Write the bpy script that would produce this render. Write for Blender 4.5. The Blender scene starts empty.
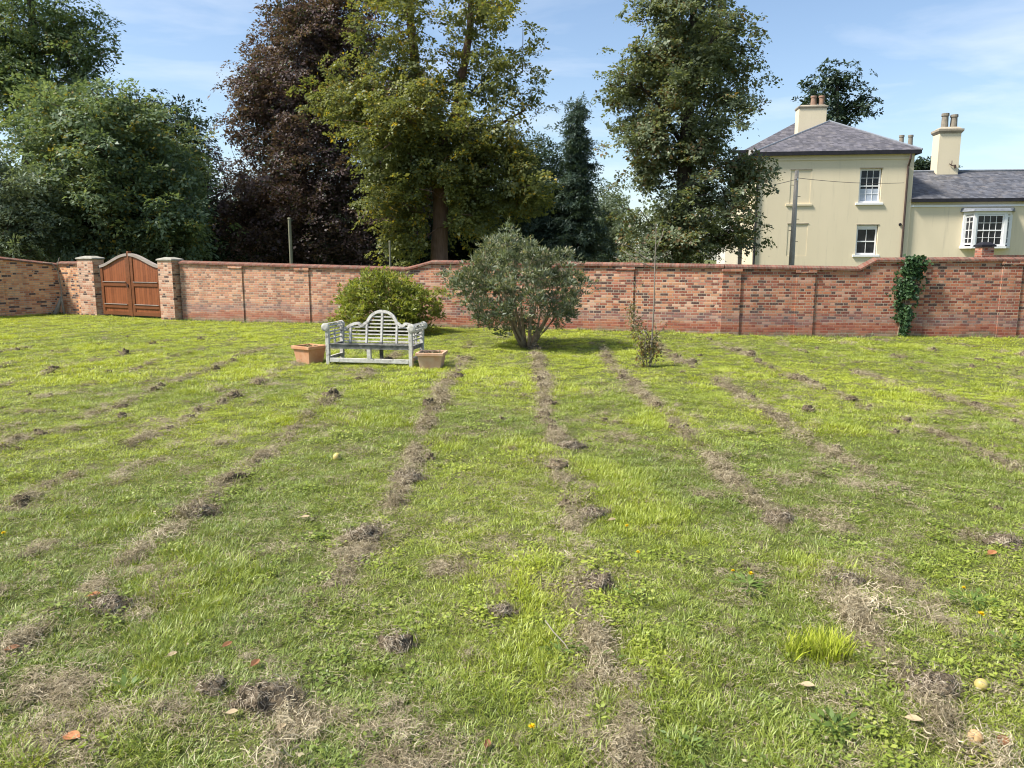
import bpy, math, random
import numpy as np
from mathutils import Vector, noise as mnoise

rng = np.random.default_rng(11)
random.seed(11)
SC = bpy.context.scene
COL = SC.collection
R = math.radians
UP = np.array([0., 0., 1.])

# ------------------------------------------------------------------ camera
W, H, F = 1024, 768, 769.0
EYE = 1.9
PITCH = math.atan(125 / F)
cp, sp = math.cos(PITCH), math.sin(PITCH)
cam = bpy.data.cameras.new('camera')
camo = bpy.data.objects.new('camera', cam)
COL.objects.link(camo)
camo.location = (0, 0, EYE)
camo.rotation_euler = (math.pi / 2 - PITCH, 0, 0)
cam.sensor_width = 36.0
cam.lens = F / W * 36.0
cam.clip_start, cam.clip_end = 0.05, 5000
SC.camera = camo
SC.render.resolution_x, SC.render.resolution_y = W, H


def ray(px, py):
    u, v = (px - 512) / F, (py - 384) / F
    return np.array([u, cp - v * sp, -sp - v * cp])


def pt(px, py, Y):
    d = ray(px, py)
    t = Y / d[1]
    return np.array([d[0] * t, Y, EYE + d[2] * t])


def at(px, py, z=0.0):
    d = ray(px, py)
    t = (z - EYE) / d[2]
    return np.array([d[0] * t, d[1] * t, z])


# ------------------------------------------------------------------ object helpers
def tag(o, label=None, cat=None, group=None, kind=None):
    if label: o['label'] = label
    if cat: o['category'] = cat
    if group: o['group'] = group
    if kind: o['kind'] = kind
    return o


def empty(name, loc, rz=0.0):
    o = bpy.data.objects.new(name, None)
    o.empty_display_size = 0.2
    o.location = loc
    o.rotation_euler = (0, 0, rz)
    COL.objects.link(o)
    return o


def link_mesh(name, me, mat, parent=None):
    o = bpy.data.objects.new(name, me)
    if mat is not None and len(me.materials) == 0:
        me.materials.append(mat)
    COL.objects.link(o)
    if parent is not None:
        o.parent = parent
    return o


def mesh_np(name, V, quads):
    """mesh from numpy arrays, all faces of the same corner count"""
    V = np.asarray(V, dtype=np.float32).reshape(-1, 3)
    Q = np.asarray(quads, dtype=np.int32)
    n, k = Q.shape
    me = bpy.data.meshes.new(name)
    me.vertices.add(len(V))
    me.vertices.foreach_set('co', V.ravel())
    me.loops.add(n * k)
    me.loops.foreach_set('vertex_index', Q.ravel())
    me.polygons.add(n)
    me.polygons.foreach_set('loop_start', np.arange(0, n * k, k, dtype=np.int32))
    me.update(calc_edges=True)
    return me


class MB:
    def __init__(self):
        self.v, self.f = [], []

    def add(self, vs, fs):
        b = len(self.v)
        self.v += [tuple(map(float, p)) for p in vs]
        self.f += [tuple(i + b for i in q) for q in fs]

    def box(self, x0, x1, y0, y1, z0, z1):
        self.add([(x0, y0, z0), (x1, y0, z0), (x1, y1, z0), (x0, y1, z0),
                  (x0, y0, z1), (x1, y0, z1), (x1, y1, z1), (x0, y1, z1)],
                 [(0, 3, 2, 1), (4, 5, 6, 7), (0, 1, 5, 4), (1, 2, 6, 5), (2, 3, 7, 6), (3, 0, 4, 7)])
        return self

    def frustum(self, x0, x1, y0, y1, z0, X0, X1, Y0, Y1, z1):
        self.add([(x0, y0, z0), (x1, y0, z0), (x1, y1, z0), (x0, y1, z0),
                  (X0, Y0, z1), (X1, Y0, z1), (X1, Y1, z1), (X0, Y1, z1)],
                 [(0, 3, 2, 1), (4, 5, 6, 7), (0, 1, 5, 4), (1, 2, 6, 5), (2, 3, 7, 6), (3, 0, 4, 7)])
        return self

    def bar(self, a, b, w, h, up=(0, 0, 1)):
        a, b = np.array(a, float), np.array(b, float)
        d = b - a
        d /= np.linalg.norm(d)
        u = np.array(up, float)
        s = np.cross(d, u)
        if np.linalg.norm(s) < 1e-5:
            s = np.cross(d, (1, 0, 0))
        s /= np.linalg.norm(s)
        t = np.cross(s, d)
        q = [s * w / 2 + t * h / 2, -s * w / 2 + t * h / 2, -s * w / 2 - t * h / 2, s * w / 2 - t * h / 2]
        self.add([a + k for k in q] + [b + k for k in q],
                 [(0, 1, 2, 3), (7, 6, 5, 4), (0, 4, 5, 1), (1, 5, 6, 2), (2, 6, 7, 3), (3, 7, 4, 0)])
        return self

    def tube(self, pts, rad, n=6, cap=True):
        pts = [np.array(p, float) for p in pts]
        if not hasattr(rad, '__len__'):
            rad = [rad] * len(pts)
        vs, fs = [], []
        ref = np.array([0.31, 0.22, 0.92])
        for i, p in enumerate(pts):
            d = pts[min(i + 1, len(pts) - 1)] - pts[max(i - 1, 0)]
            d /= np.linalg.norm(d) + 1e-9
            if abs(d @ ref) > .93: r2 = np.array([1., 0.1, 0.])
            else: r2 = ref
            s = np.cross(d, r2); s /= np.linalg.norm(s)
            t = np.cross(s, d)
            for k in range(n):
                a = 2 * math.pi * k / n
                vs.append(p + rad[i] * (math.cos(a) * s + math.sin(a) * t))
        for i in range(len(pts) - 1):
            for k in range(n):
                k2 = (k + 1) % n
                fs.append((i * n + k, i * n + k2, (i + 1) * n + k2, (i + 1) * n + k))
        if cap:
            fs.append(tuple(range(n - 1, -1, -1)))
            fs.append(tuple((len(pts) - 1) * n + k for k in range(n)))
        self.add(vs, fs)
        return self

    def lathe(self, c, prof, n=16):
        """prof: list of (r, z) bottom to top"""
        vs, fs = [], []
        for r, z in prof:
            for k in range(n):
                a = 2 * math.pi * k / n
                vs.append((c[0] + r * math.cos(a), c[1] + r * math.sin(a), c[2] + z))
        m = len(prof)
        for i in range(m - 1):
            for k in range(n):
                k2 = (k + 1) % n
                fs.append((i * n + k, i * n + k2, (i + 1) * n + k2, (i + 1) * n + k))
        fs.append(tuple(range(n - 1, -1, -1)))
        fs.append(tuple((m - 1) * n + k for k in range(n)))
        self.add(vs, fs)
        return self

    def ribbon(self, path, w_in, y0, y1):
        """a curved rail in the XZ plane: path of (x, z); w_in = thickness across; depth y0..y1"""
        P = np.array(path, float)
        T = np.gradient(P, axis=0)
        T /= np.linalg.norm(T, axis=1)[:, None]
        Nn = np.stack([-T[:, 1], T[:, 0]], 1)
        A, B = P + Nn * w_in / 2, P - Nn * w_in / 2
        vs = []
        for a, b in zip(A, B):
            vs += [(a[0], y0, a[1]), (b[0], y0, b[1]), (b[0], y1, b[1]), (a[0], y1, a[1])]
        fs = []
        n = len(P)
        for i in range(n - 1):
            o, q = i * 4, i * 4 + 4
            for k in range(4):
                k2 = (k + 1) % 4
                fs.append((o + k, q + k, q + k2, o + k2))
        fs.append((0, 1, 2, 3)); fs.append(((n - 1) * 4 + 3, (n - 1) * 4 + 2, (n - 1) * 4 + 1, (n - 1) * 4))
        self.add(vs, fs)
        return self

    def build(self, name, mat, parent=None, smooth=False, bevel=0.0):
        me = bpy.data.meshes.new(name)
        me.from_pydata(self.v, [], self.f)
        me.update()
        if smooth:
            me.polygons.foreach_set('use_smooth', [True] * len(me.polygons))
        o = link_mesh(name, me, mat, parent)
        if bevel > 0:
            m = o.modifiers.new('bevel', 'BEVEL')
            m.width = bevel; m.segments = 2; m.limit_method = 'ANGLE'
        return o


# ------------------------------------------------------------------ material helpers
class NT:
    def __init__(self, name):
        self.m = bpy.data.materials.new(name)
        self.m.use_nodes = True
        self.t = self.m.node_tree
        self.t.nodes.clear()
        self.out = self.n('ShaderNodeOutputMaterial')

    def n(self, typ, **kw):
        x = self.t.nodes.new(typ)
        for k, v in kw.items():
            setattr(x, k, v)
        return x

    def l(self, a, b):
        self.t.links.new(a, b)

    def val(self, sock, v):
        if hasattr(v, 'node') or isinstance(v, bpy.types.NodeSocket):
            self.l(v, sock)
        else:
            sock.default_value = v

    def math(self, op, a, b=0.0, c=0.0, clamp=False):
        x = self.n('ShaderNodeMath', operation=op, use_clamp=clamp)
        for i, v in enumerate((a, b, c)):
            self.val(x.inputs[i], v)
        return x.outputs[0]

    def ramp(self, fac, stops, interp='LINEAR'):
        x = self.n('ShaderNodeValToRGB')
        cr = x.color_ramp
        cr.interpolation = interp
        while len(cr.elements) < len(stops):
            cr.elements.new(0.5)
        for e, (p, c) in zip(cr.elements, stops):
            e.position = p
            e.color = (c[0], c[1], c[2], 1) if hasattr(c, '__len__') else (c, c, c, 1)
        self.val(x.inputs[0], fac)
        return x.outputs[0]

    def noise(self, vec, scale, detail=4.0, rough=0.55, w=None):
        x = self.n('ShaderNodeTexNoise')
        if vec is not None: self.l(vec, x.inputs['Vector'])
        x.inputs['Scale'].default_value = scale
        x.inputs['Detail'].default_value = detail
        x.inputs['Roughness'].default_value = rough
        return x.outputs[0]

    def mix(self, fac, a, b, mode='MIX'):
        x = self.n('ShaderNodeMix', data_type='RGBA', blend_type=mode)
        self.val(x.inputs[0], fac)
        for i, v in ((6, a), (7, b)):
            if isinstance(v, (tuple, list)):
                v = (v[0], v[1], v[2], 1)
            self.val(x.inputs[i], v)
        return x.outputs[2]

    def pos(self):
        return self.n('ShaderNodeNewGeometry').outputs['Position']

    def obj(self):
        return self.n('ShaderNodeTexCoord').outputs['Object']

    def mapv(self, vec, scale=(1, 1, 1), rot=(0, 0, 0), loc=(0, 0, 0)):
        x = self.n('ShaderNodeMapping')
        self.l(vec, x.inputs[0])
        x.inputs['Scale'].default_value = scale
        x.inputs['Rotation'].default_value = rot
        x.inputs['Location'].default_value = loc
        return x.outputs[0]

    def principled(self, col, rough=0.7, spec=0.3, bump=None, bstr=0.3, bdist=0.01, metal=0.0):
        p = self.n('ShaderNodeBsdfPrincipled')
        if isinstance(col, (tuple, list)): col = (col[0], col[1], col[2], 1)
        self.val(p.inputs['Base Color'], col)
        self.val(p.inputs['Roughness'], rough)
        p.inputs['Specular IOR Level'].default_value = spec
        p.inputs['Metallic'].default_value = metal
        if bump is not None:
            b = self.n('ShaderNodeBump')
            b.inputs['Strength'].default_value = bstr
            b.inputs['Distance'].default_value = bdist
            self.l(bump, b.inputs['Height'])
            self.l(b.outputs[0], p.inputs['Normal'])
        self.l(p.outputs[0], self.out.inputs[0])
        return self.m


def mat_simple(name, c1, c2, scale=8.0, rough=0.7, spec=0.3, bstr=0.25, bdist=0.004, stretch=(1, 1, 1), detail=6):
    t = NT(name)
    v = t.mapv(t.obj(), stretch)
    a = t.noise(v, scale, detail, 0.6)
    c = t.mix(t.ramp(a, [(0.32, 0.0), (0.68, 1.0)]), c1, c2)
    return t.principled(c, rough, spec, a, bstr, bdist)


def mat_leaf(name, cols, accent=None, afrac=0.0, trans=0.35, gloss=0.08, scale=0.5, rough=0.45, gain=1.0):
    """cols: three colours from dark to light; accent: odd turning leaves"""
    gloss = min(gloss, .025)
    cols = [tuple(c * gain for c in q) for q in cols]
    t = NT(name)
    g = t.n('ShaderNodeNewGeometry')
    rnd = g.outputs['Random Per Island']
    nz = t.noise(g.outputs['Position'], scale, 3.0)
    k = t.math('ADD', t.math('MULTIPLY', rnd, 0.55), t.math('MULTIPLY', nz, 0.9))
    k = t.math('SUBTRACT', k, 0.22, clamp=True)
    c = t.ramp(k, [(0.1, cols[0]), (0.5, cols[1]), (0.9, cols[2])])
    if accent is not None:
        nz2 = t.noise(g.outputs['Position'], scale * 1.3, 2.0)
        w = t.math('ADD', t.math('FRACT', t.math('MULTIPLY', rnd, 37.3)), t.math('MULTIPLY', t.math('SUBTRACT', nz2, 0.5), 0.9))
        sel = t.math('GREATER_THAN', w, 1.0 - afrac)
        c = t.mix(sel, c, accent)
    d = t.n('ShaderNodeBsdfDiffuse'); t.l(c, d.inputs[0])
    tr = t.n('ShaderNodeBsdfTranslucent')
    t.l(t.mix(1.0, c, (1.25, 1.2, 0.6), 'MULTIPLY'), tr.inputs[0])
    m1 = t.n('ShaderNodeMixShader'); m1.inputs[0].default_value = trans + .06
    t.l(d.outputs[0], m1.inputs[1]); t.l(tr.outputs[0], m1.inputs[2])
    gl = t.n('ShaderNodeBsdfGlossy'); gl.inputs['Roughness'].default_value = rough
    gl.inputs[0].default_value = (0.8, 0.85, 0.9, 1)
    m2 = t.n('ShaderNodeMixShader'); m2.inputs[0].default_value = gloss
    t.l(m1.outputs[0], m2.inputs[1]); t.l(gl.outputs[0], m2.inputs[2])
    t.l(m2.outputs[0], t.out.inputs[0])
    return t.m


def mat_brick(name, tones, dark_frac=0.08, mortar=(0.56, 0.47, 0.36), plinth=True, pale=None):
    """Flemish-like bond in metres along the wall's own axes"""
    t = NT(name)
    o = t.obj()
    s = t.n('ShaderNodeSeparateXYZ'); t.l(o, s.inputs[0])
    wob = t.math('MULTIPLY', t.math('SUBTRACT', t.noise(o, 2.2, 2.0), 0.5), 0.018)
    u = t.math('ADD', s.outputs[0], s.outputs[1])
    v = t.math('ADD', s.outputs[2], wob)
    rowf = t.math('DIVIDE', v, 0.069)
    row = t.math('FLOOR', rowf)
    fv = t.math('SUBTRACT', rowf, row)
    par = t.math('MODULO', t.math('ADD', row, 100.0), 2.0)
    uu = t.math('ADD', t.math('DIVIDE', u, 0.315), t.math('MULTIPLY', par, 0.5))
    per = t.math('FLOOR', uu)
    fu = t.math('SUBTRACT', uu, per)
    header = t.math('GREATER_THAN', fu, 0.6667)
    idc = t.n('ShaderNodeCombineXYZ')
    t.l(t.math('ADD', t.math('MULTIPLY', per, 2.0), header), idc.inputs[0]); t.l(row, idc.inputs[1])
    wn = t.n('ShaderNodeTexWhiteNoise', noise_dimensions='3D'); t.l(idc.outputs[0], wn.inputs[0])
    r1 = wn.outputs[0]
    big = t.noise(o, 0.8, 3.0)
    cols = t.ramp(r1, [(i / len(tones), c) for i, c in enumerate(tones)], 'CONSTANT')
    r2 = t.math('FRACT', t.math('MULTIPLY', r1, 91.7))
    thr = t.math('ADD', t.math('MULTIPLY', t.math('SUBTRACT', big, 0.5), 0.45), dark_frac)
    if plinth:   # the lowest courses hold fewer dark bricks
        low = t.math('LESS_THAN', s.outputs[2], 0.36)
        thr = t.math('SUBTRACT', thr, t.math('MULTIPLY', low, 0.2))
    dk = t.math('LESS_THAN', r2, thr)
    cols = t.mix(dk, cols, (0.09, 0.052, 0.046))
    # weathering
    fine = t.noise(o, 26.0, 5.0, 0.7)
    cols = t.mix(t.math('MULTIPLY', t.ramp(fine, [(0.45, 0.0), (0.75, 1.0)]), 0.35), cols, (0.50, 0.36, 0.27))
    if pale:      # stronger sunlight on the gate end, painted into the brick colour
        pf = t.math('ADD', s.outputs[0], t.math('MULTIPLY', t.math('SUBTRACT', big, 0.5), 6.0))
        pf = t.ramp(t.math('DIVIDE', pf, 20.0), [(pale[0] / 20, 1.0), (pale[1] / 20, 0.0)])
        cols = t.mix(t.math('MULTIPLY', pf, 0.30), cols, (0.74, 0.43, 0.28))
    # mortar mask
    eu1 = t.math('MINIMUM', fu, t.math('SUBTRACT', 1.0, fu))
    eu2 = t.math('ABSOLUTE', t.math('SUBTRACT', fu, 0.6667))
    eu = t.math('MULTIPLY', t.math('MINIMUM', eu1, eu2), 0.315)
    ev = t.math('MULTIPLY', t.math('MINIMUM', fv, t.math('SUBTRACT', 1.0, fv)), 0.069)
    e = t.math('ADD', t.math('MINIMUM', eu, ev), t.math('MULTIPLY', t.math('SUBTRACT', fine, 0.5), 0.004))
    mm = t.ramp(e, [(0.0045, 1.0), (0.0075, 0.0)])
    mcol = t.mix(t.ramp(t.noise(o, 1.4, 3.0), [(0.35, 0.0), (0.65, 1.0)]), mortar, tuple(c * 0.62 for c in mortar))
    cols = t.mix(mm, cols, mcol)
    if plinth:
        bw = t.math('ADD', s.outputs[2], t.math('MULTIPLY', t.math('SUBTRACT', t.noise(o, 1.7, 3.0), 0.5), 0.5))
        band = t.ramp(bw, [(0.26, 0.0), (0.34, 1.0), (0.45, 1.0), (0.62, 0.0)])
        cols = t.mix(t.math('MULTIPLY', band, 0.40), cols, (0.19, 0.15, 0.16))
        red = t.ramp(bw, [(0.05, 0.0), (0.08, 1.0), (0.24, 1.0), (0.32, 0.0)])
        cols = t.mix(t.math('MULTIPLY', red, 0.55), cols, (0.26, 0.075, 0.05))
        moss = t.ramp(bw, [(0.03, 1.0), (0.13, 0.0)])
        cols = t.mix(t.math('MULTIPLY', moss, 0.6), cols, (0.17, 0.17, 0.12))
    stain = t.ramp(t.noise(t.mapv(o, (1.3, 1.3, 0.35)), 1.5, 5.0, 0.65), [(0.52, 0.0), (0.72, 1.0)])
    cols = t.mix(t.math('MULTIPLY', stain, 0.35), cols, (0.12, 0.085, 0.075))
    ht = t.math('ADD', t.math('SUBTRACT', 1.0, mm), t.math('MULTIPLY', fine, 0.6))
    return t.principled(cols, 0.9, 0.15, ht, 0.7, 0.008)


TONES = [(0.46, 0.17, 0.085), (0.36, 0.11, 0.055), (0.52, 0.23, 0.12), (0.25, 0.07, 0.04), (0.42, 0.15, 0.09),
         (0.56, 0.29, 0.18), (0.31, 0.09, 0.05), (0.47, 0.20, 0.10), (0.19, 0.055, 0.036), (0.50, 0.19, 0.09)]
M = {}
TONES = [tuple(min(.8, c * k_) for c, k_ in zip(q, (1.05, 1.22, 1.35))) for q in TONES]
M['brick'] = mat_brick('weathered_red_brick', [(a * .86, b_ * .74, c * .74) for a, b_, c in TONES], 0.10, (0.47, 0.38, 0.29))
M['brick_lit_end'] = mat_brick('lit_end_red_brick', TONES, 0.13, pale=(3.0, 11.0))  # gate end coloured brighter to stand in for its stronger light
M['brick_orange'] = mat_brick('orange_red_brick', [(0.72, 0.36, 0.17), (0.60, 0.26, 0.12), (0.75, 0.42, 0.22), (0.46, 0.18, 0.09), (0.68, 0.33, 0.17)], 0.12, plinth=False)
M['brick_pale'] = mat_brick('pale_pier_brick', [(0.55, 0.33, 0.22), (0.45, 0.22, 0.14), (0.58, 0.38, 0.27), (0.40, 0.18, 0.11), (0.50, 0.30, 0.21)], 0.12, plinth=False)


def mat_coping():
    t = NT('brick_coping')
    o = t.obj()
    s = t.n('ShaderNodeSeparateXYZ'); t.l(o, s.inputs[0])
    c = t.math('FLOOR', t.math('DIVIDE', s.outputs[0], 0.075))
    wn = t.n('ShaderNodeTexWhiteNoise', noise_dimensions='1D'); t.l(c, wn.inputs['W'])
    col = t.ramp(wn.outputs[0], [(0.0, (0.15, 0.06, 0.042)), (0.4, (0.21, 0.085, 0.058)), (0.75, (0.115, 0.055, 0.042)), (1.0, (0.29, 0.13, 0.09))])
    fr = t.math('FRACT', t.math('DIVIDE', s.outputs[0], 0.075))
    mm = t.math('GREATER_THAN', fr, 0.88)
    col = t.mix(t.math('MULTIPLY', mm, 0.7), col, (0.22, 0.18, 0.15))
    n = t.noise(o, 9.0, 5.0, 0.65)
    col = t.mix(t.math('MULTIPLY', t.ramp(n, [(0.46, 0.0), (0.64, 1.0)]), 0.6), col, (0.19, 0.16, 0.12))
    return t.principled(col, 0.9, 0.15, n, 0.4, 0.01)


M['coping'] = mat_coping()
M['stone'] = mat_simple('lichened_cap_stone', (0.24, 0.23, 0.19), (0.42, 0.395, 0.33), 7.0, 0.9, 0.15, 0.5, 0.01)


def mat_stucco(name, c1, c2):
    t = NT(name)
    o = t.obj()
    a = t.noise(t.mapv(o, (1, 1, 0.35)), 0.7, 4.0, 0.6)
    c = t.mix(t.ramp(a, [(0.3, 0.0), (0.7, 1.0)]), c1, c2)
    st = t.ramp(t.noise(t.mapv(o, (3.0, 3.0, 0.25)), 1.6, 5.0, 0.65), [(0.56, 0.0), (0.8, 1.0)])
    c = t.mix(t.math('MULTIPLY', st, 0.38), c, (0.36, 0.32, 0.245))
    return t.principled(c, 0.85, 0.2, t.noise(o, 30, 4), 0.08, 0.004)


M['stucco'] = mat_stucco('cream_stucco', (0.70, 0.612, 0.437), (0.65, 0.57, 0.405))
M['stucco_white'] = mat_stucco('off_white_render', (0.72, 0.69, 0.60), (0.66, 0.63, 0.55))
M['white'] = mat_simple('white_gloss_paint', (0.80, 0.80, 0.79), (0.74, 0.74, 0.73), 4.0, 0.4, 0.4, 0.05)
M['iron'] = mat_simple('brown_iron_pipe', (0.085, 0.05, 0.04), (0.05, 0.035, 0.03), 6.0, 0.5, 0.4, 0.1)
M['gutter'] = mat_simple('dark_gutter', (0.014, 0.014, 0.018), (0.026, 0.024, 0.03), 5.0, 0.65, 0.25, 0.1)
M['lead'] = mat_simple('grey_lead', (0.22, 0.24, 0.27), (0.15, 0.16, 0.18), 6.0, 0.6, 0.4, 0.1)
M['pot_clay'] = mat_simple('sooty_chimney_clay', (0.34, 0.20, 0.13), (0.20, 0.15, 0.12), 4.0, 0.85, 0.2, 0.3)
M['pot_buff'] = mat_simple('buff_chimney_clay', (0.30, 0.26, 0.20), (0.18, 0.16, 0.13), 4.0, 0.85, 0.2, 0.3)
M['cap_render'] = mat_simple('stained_render', (0.42, 0.37, 0.28), (0.27, 0.235, 0.18), 3.0, 0.9, 0.15, 0.3)
M['blind'] = mat_simple('pale_window_blind', (0.42, 0.47, 0.55), (0.36, 0.41, 0.48), 3.0, 0.5, 0.4, 0.05)


def mat_glass():
    t = NT('dark_window_glass')
    o = t.obj()
    a = t.noise(o, 1.5, 2.0)
    c = t.mix(t.ramp(a, [(0.4, 0.0), (0.6, 1.0)]), (0.010, 0.012, 0.015), (0.03, 0.033, 0.037))
    return t.principled(c, 0.06, 0.28, t.noise(o, 2.0, 1.0), 0.03, 0.01)


M['glass'] = mat_glass()


def mat_slate(name, c):
    t = NT(name)
    o = t.obj()
    s = t.n('ShaderNodeSeparateXYZ'); t.l(o, s.inputs[0])
    rowf = t.math('DIVIDE', s.outputs[2], 0.085)
    row = t.math('FLOOR', rowf); fv = t.math('SUBTRACT', rowf, row)
    uf = t.math('ADD', t.math('DIVIDE', t.math('ADD', s.outputs[0], t.math('MULTIPLY', s.outputs[1], 0.37)), 0.20), t.math('MULTIPLY', t.math('MODULO', t.math('ADD', row, 100.0), 2.0), 0.5))
    ui = t.math('FLOOR', uf); fu = t.math('SUBTRACT', uf, ui)
    i = t.n('ShaderNodeCombineXYZ'); t.l(ui, i.inputs[0]); t.l(row, i.inputs[1])
    wn = t.n('ShaderNodeTexWhiteNoise', noise_dimensions='3D'); t.l(i.outputs[0], wn.inputs[0])
    col = t.ramp(wn.outputs[0], [(0.0, tuple(x * 0.62 for x in c)), (0.5, c), (1.0, tuple(x * 1.45 for x in c))])
    n = t.noise(o, 2.2, 6.0, 0.7)
    col = t.mix(t.math('MULTIPLY', t.ramp(n, [(0.50, 0.0), (0.72, 1.0)]), 0.6), col, (0.27, 0.245, 0.225))
    n2 = t.noise(t.mapv(o, (1, 1, .4), loc=(7, 3, 1)), 1.1, 5.0, 0.65)
    col = t.mix(t.math('MULTIPLY', t.ramp(n2, [(0.5, 0.0), (0.7, 1.0)]), 0.45), col, (0.075, 0.07, 0.075))
    edge = t.math('MAXIMUM', t.math('LESS_THAN', fv, 0.14), t.math('LESS_THAN', fu, 0.05))
    col = t.mix(t.math('MULTIPLY', edge, 0.5), col, (0.04, 0.04, 0.045))
    ht = t.math('ADD', t.math('SUBTRACT', 1.0, fv), t.math('MULTIPLY', wn.outputs[0], 0.5))
    return t.principled(col, 0.6, 0.35, ht, 0.6, 0.015)


M['slate'] = mat_slate('grey_slate', (0.108, 0.102, 0.112))
M['slate_dark'] = mat_slate('dark_slate', (0.085, 0.088, 0.10))


def mat_wood(name, c1, c2, axis='Z', rough=0.6, board=0.0, bstr=0.3):
    t = NT(name)
    o = t.obj()
    st = {'Z': (14, 14, 1.1), 'X': (1.1, 14, 14)}[axis]
    a = t.noise(t.mapv(o, st), 2.0, 6.0, 0.65)
    c = t.mix(t.ramp(a, [(0.3, 0.0), (0.7, 1.0)]), c1, c2)
    b = t.noise(o, 3.0, 4.0)
    c = t.mix(t.math('MULTIPLY', t.ramp(b, [(0.45, 0.0), (0.75, 1.0)]), 0.35), c, tuple(x * 0.45 for x in c1))
    ht = a
    if board:
        s = t.n('ShaderNodeSeparateXYZ'); t.l(o, s.inputs[0])
        q = t.math('DIVIDE', s.outputs[0], board)
        fr = t.math('FRACT', q)
        wn = t.n('ShaderNodeTexWhiteNoise', noise_dimensions='1D'); t.l(t.math('FLOOR', q), wn.inputs['W'])
        c = t.mix(t.math('MULTIPLY', wn.outputs[0], 0.45), c, tuple(x * 1.5 for x in c2))
        gap = t.math('LESS_THAN', fr, 0.07)
        c = t.mix(t.math('MULTIPLY', gap, 0.75), c, (0.03, 0.014, 0.007))
        ht = t.math('SUBTRACT', ht, t.math('MULTIPLY', gap, 2.0))
    return t.principled(c, rough, 0.3, ht, bstr, 0.006)


M['gate_board'] = mat_wood('varnished_gate_boards', (0.185, 0.060, 0.024), (0.25, 0.085, 0.034), 'Z', 0.45, 0.115)
M['gate_frame'] = mat_wood('varnished_gate_frame', (0.155, 0.056, 0.023), (0.21, 0.078, 0.032), 'X', 0.45)
M['gate_top'] = mat_wood('weathered_gate_top', (0.26, 0.22, 0.19), (0.38, 0.33, 0.29), 'X', 0.8)
M['pole_wood'] = mat_wood('grey_pole_wood', (0.34, 0.305, 0.25), (0.48, 0.44, 0.38), 'Z', 0.9)
M['post_wood'] = mat_wood('mossy_post_wood', (0.14, 0.14, 0.09), (0.22, 0.21, 0.14), 'Z', 0.9)


def mat_teak():
    t = NT('silvered_lichened_teak')
    o = t.obj()
    a = t.noise(t.mapv(o, (3, 10, 10)), 2.5, 6.0, 0.65)
    c = t.mix(t.ramp(a, [(0.3, 0.0), (0.7, 1.0)]), (0.38, 0.365, 0.33), (0.60, 0.58, 0.53))
    b = t.noise(o, 17.0, 5.0, 0.7)
    c = t.mix(t.math('MULTIPLY', t.ramp(b, [(0.5, 0.0), (0.62, 1.0)]), 0.85), c, (0.62, 0.62, 0.56))
    d = t.noise(t.mapv(o, loc=(5, 2, 9)), 11.0, 5.0, 0.7)
    c = t.mix(t.math('MULTIPLY', t.ramp(d, [(0.55, 0.0), (0.66, 1.0)]), 0.8), c, (0.085, 0.085, 0.075))
    return t.principled(c, 0.9, 0.15, a, 0.5, 0.004)


M['teak'] = mat_teak()
M['teak_dark'] = mat_simple('dark_teak', (0.075, 0.077, 0.074), (0.26, 0.255, 0.235), 14.0, 0.85, 0.2, 0.4)  # darker teak tone for the seat, rails and rear centre leg
M['terracotta'] = mat_simple('weathered_terracotta', (0.50, 0.23, 0.11), (0.58, 0.34, 0.20), 7.0, 0.85, 0.2, 0.3, 0.004)
M['terracotta_pale'] = mat_simple('bleached_terracotta', (0.55, 0.31, 0.18), (0.60, 0.42, 0.29), 8.0, 0.85, 0.2, 0.3, 0.004)
M['soil'] = mat_simple('dry_soil', (0.06, 0.045, 0.03), (0.13, 0.10, 0.07), 30.0, 0.95, 0.1, 0.8, 0.02)
M['bark'] = mat_wood('grey_brown_bark', (0.065, 0.05, 0.038), (0.14, 0.11, 0.085), 'Z', 0.95, bstr=0.9)
M['bark_dark'] = mat_wood('dark_bark', (0.03, 0.025, 0.02), (0.075, 0.062, 0.05), 'Z', 0.95, bstr=0.9)
M['bark_red'] = mat_wood('red_brown_bark', (0.11, 0.065, 0.045), (0.20, 0.13, 0.10), 'Z', 0.95, bstr=0.9)
M['twig'] = mat_simple('shrub_stems', (0.16, 0.12, 0.08), (0.32, 0.255, 0.17), 12.0, 0.9, 0.15, 0.3)
M['twig_pale'] = mat_simple('pale_sapling_bark', (0.17, 0.145, 0.115), (0.30, 0.265, 0.215), 12.0, 0.8, 0.2, 0.3)

# ------------------------------------------------------------------ world, sun
SUN_EL, SUN_AZ = R(51), R(256)          # azimuth clockwise from +Y: to the left, a little behind the camera
sd = np.array([math.sin(SUN_AZ) * math.cos(SUN_EL), math.cos(SUN_AZ) * math.cos(SUN_EL), math.sin(SUN_EL)])
wd = bpy.data.worlds.new('World')
SC.world = wd
wd.use_nodes = True
wt = wd.node_tree
wt.nodes.clear()
wo = wt.nodes.new('ShaderNodeOutputWorld')
bg = wt.nodes.new('ShaderNodeBackground')
sky = wt.nodes.new('ShaderNodeTexSky')
sky.sky_type = 'NISHITA'
sky.sun_disc = False
sky.sun_elevation = SUN_EL
sky.sun_rotation = SUN_AZ
sky.altitude = 50
sky.air_density = 1.0
sky.dust_density = 1.0
sky.ozone_density = 1.2
SKY_STRENGTH = 0.105
bg.inputs[1].default_value = SKY_STRENGTH


def wnode(t, **kw):
    x = wt.nodes.new(t)
    for k, v in kw.items(): setattr(x, k, v)
    return x


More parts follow.
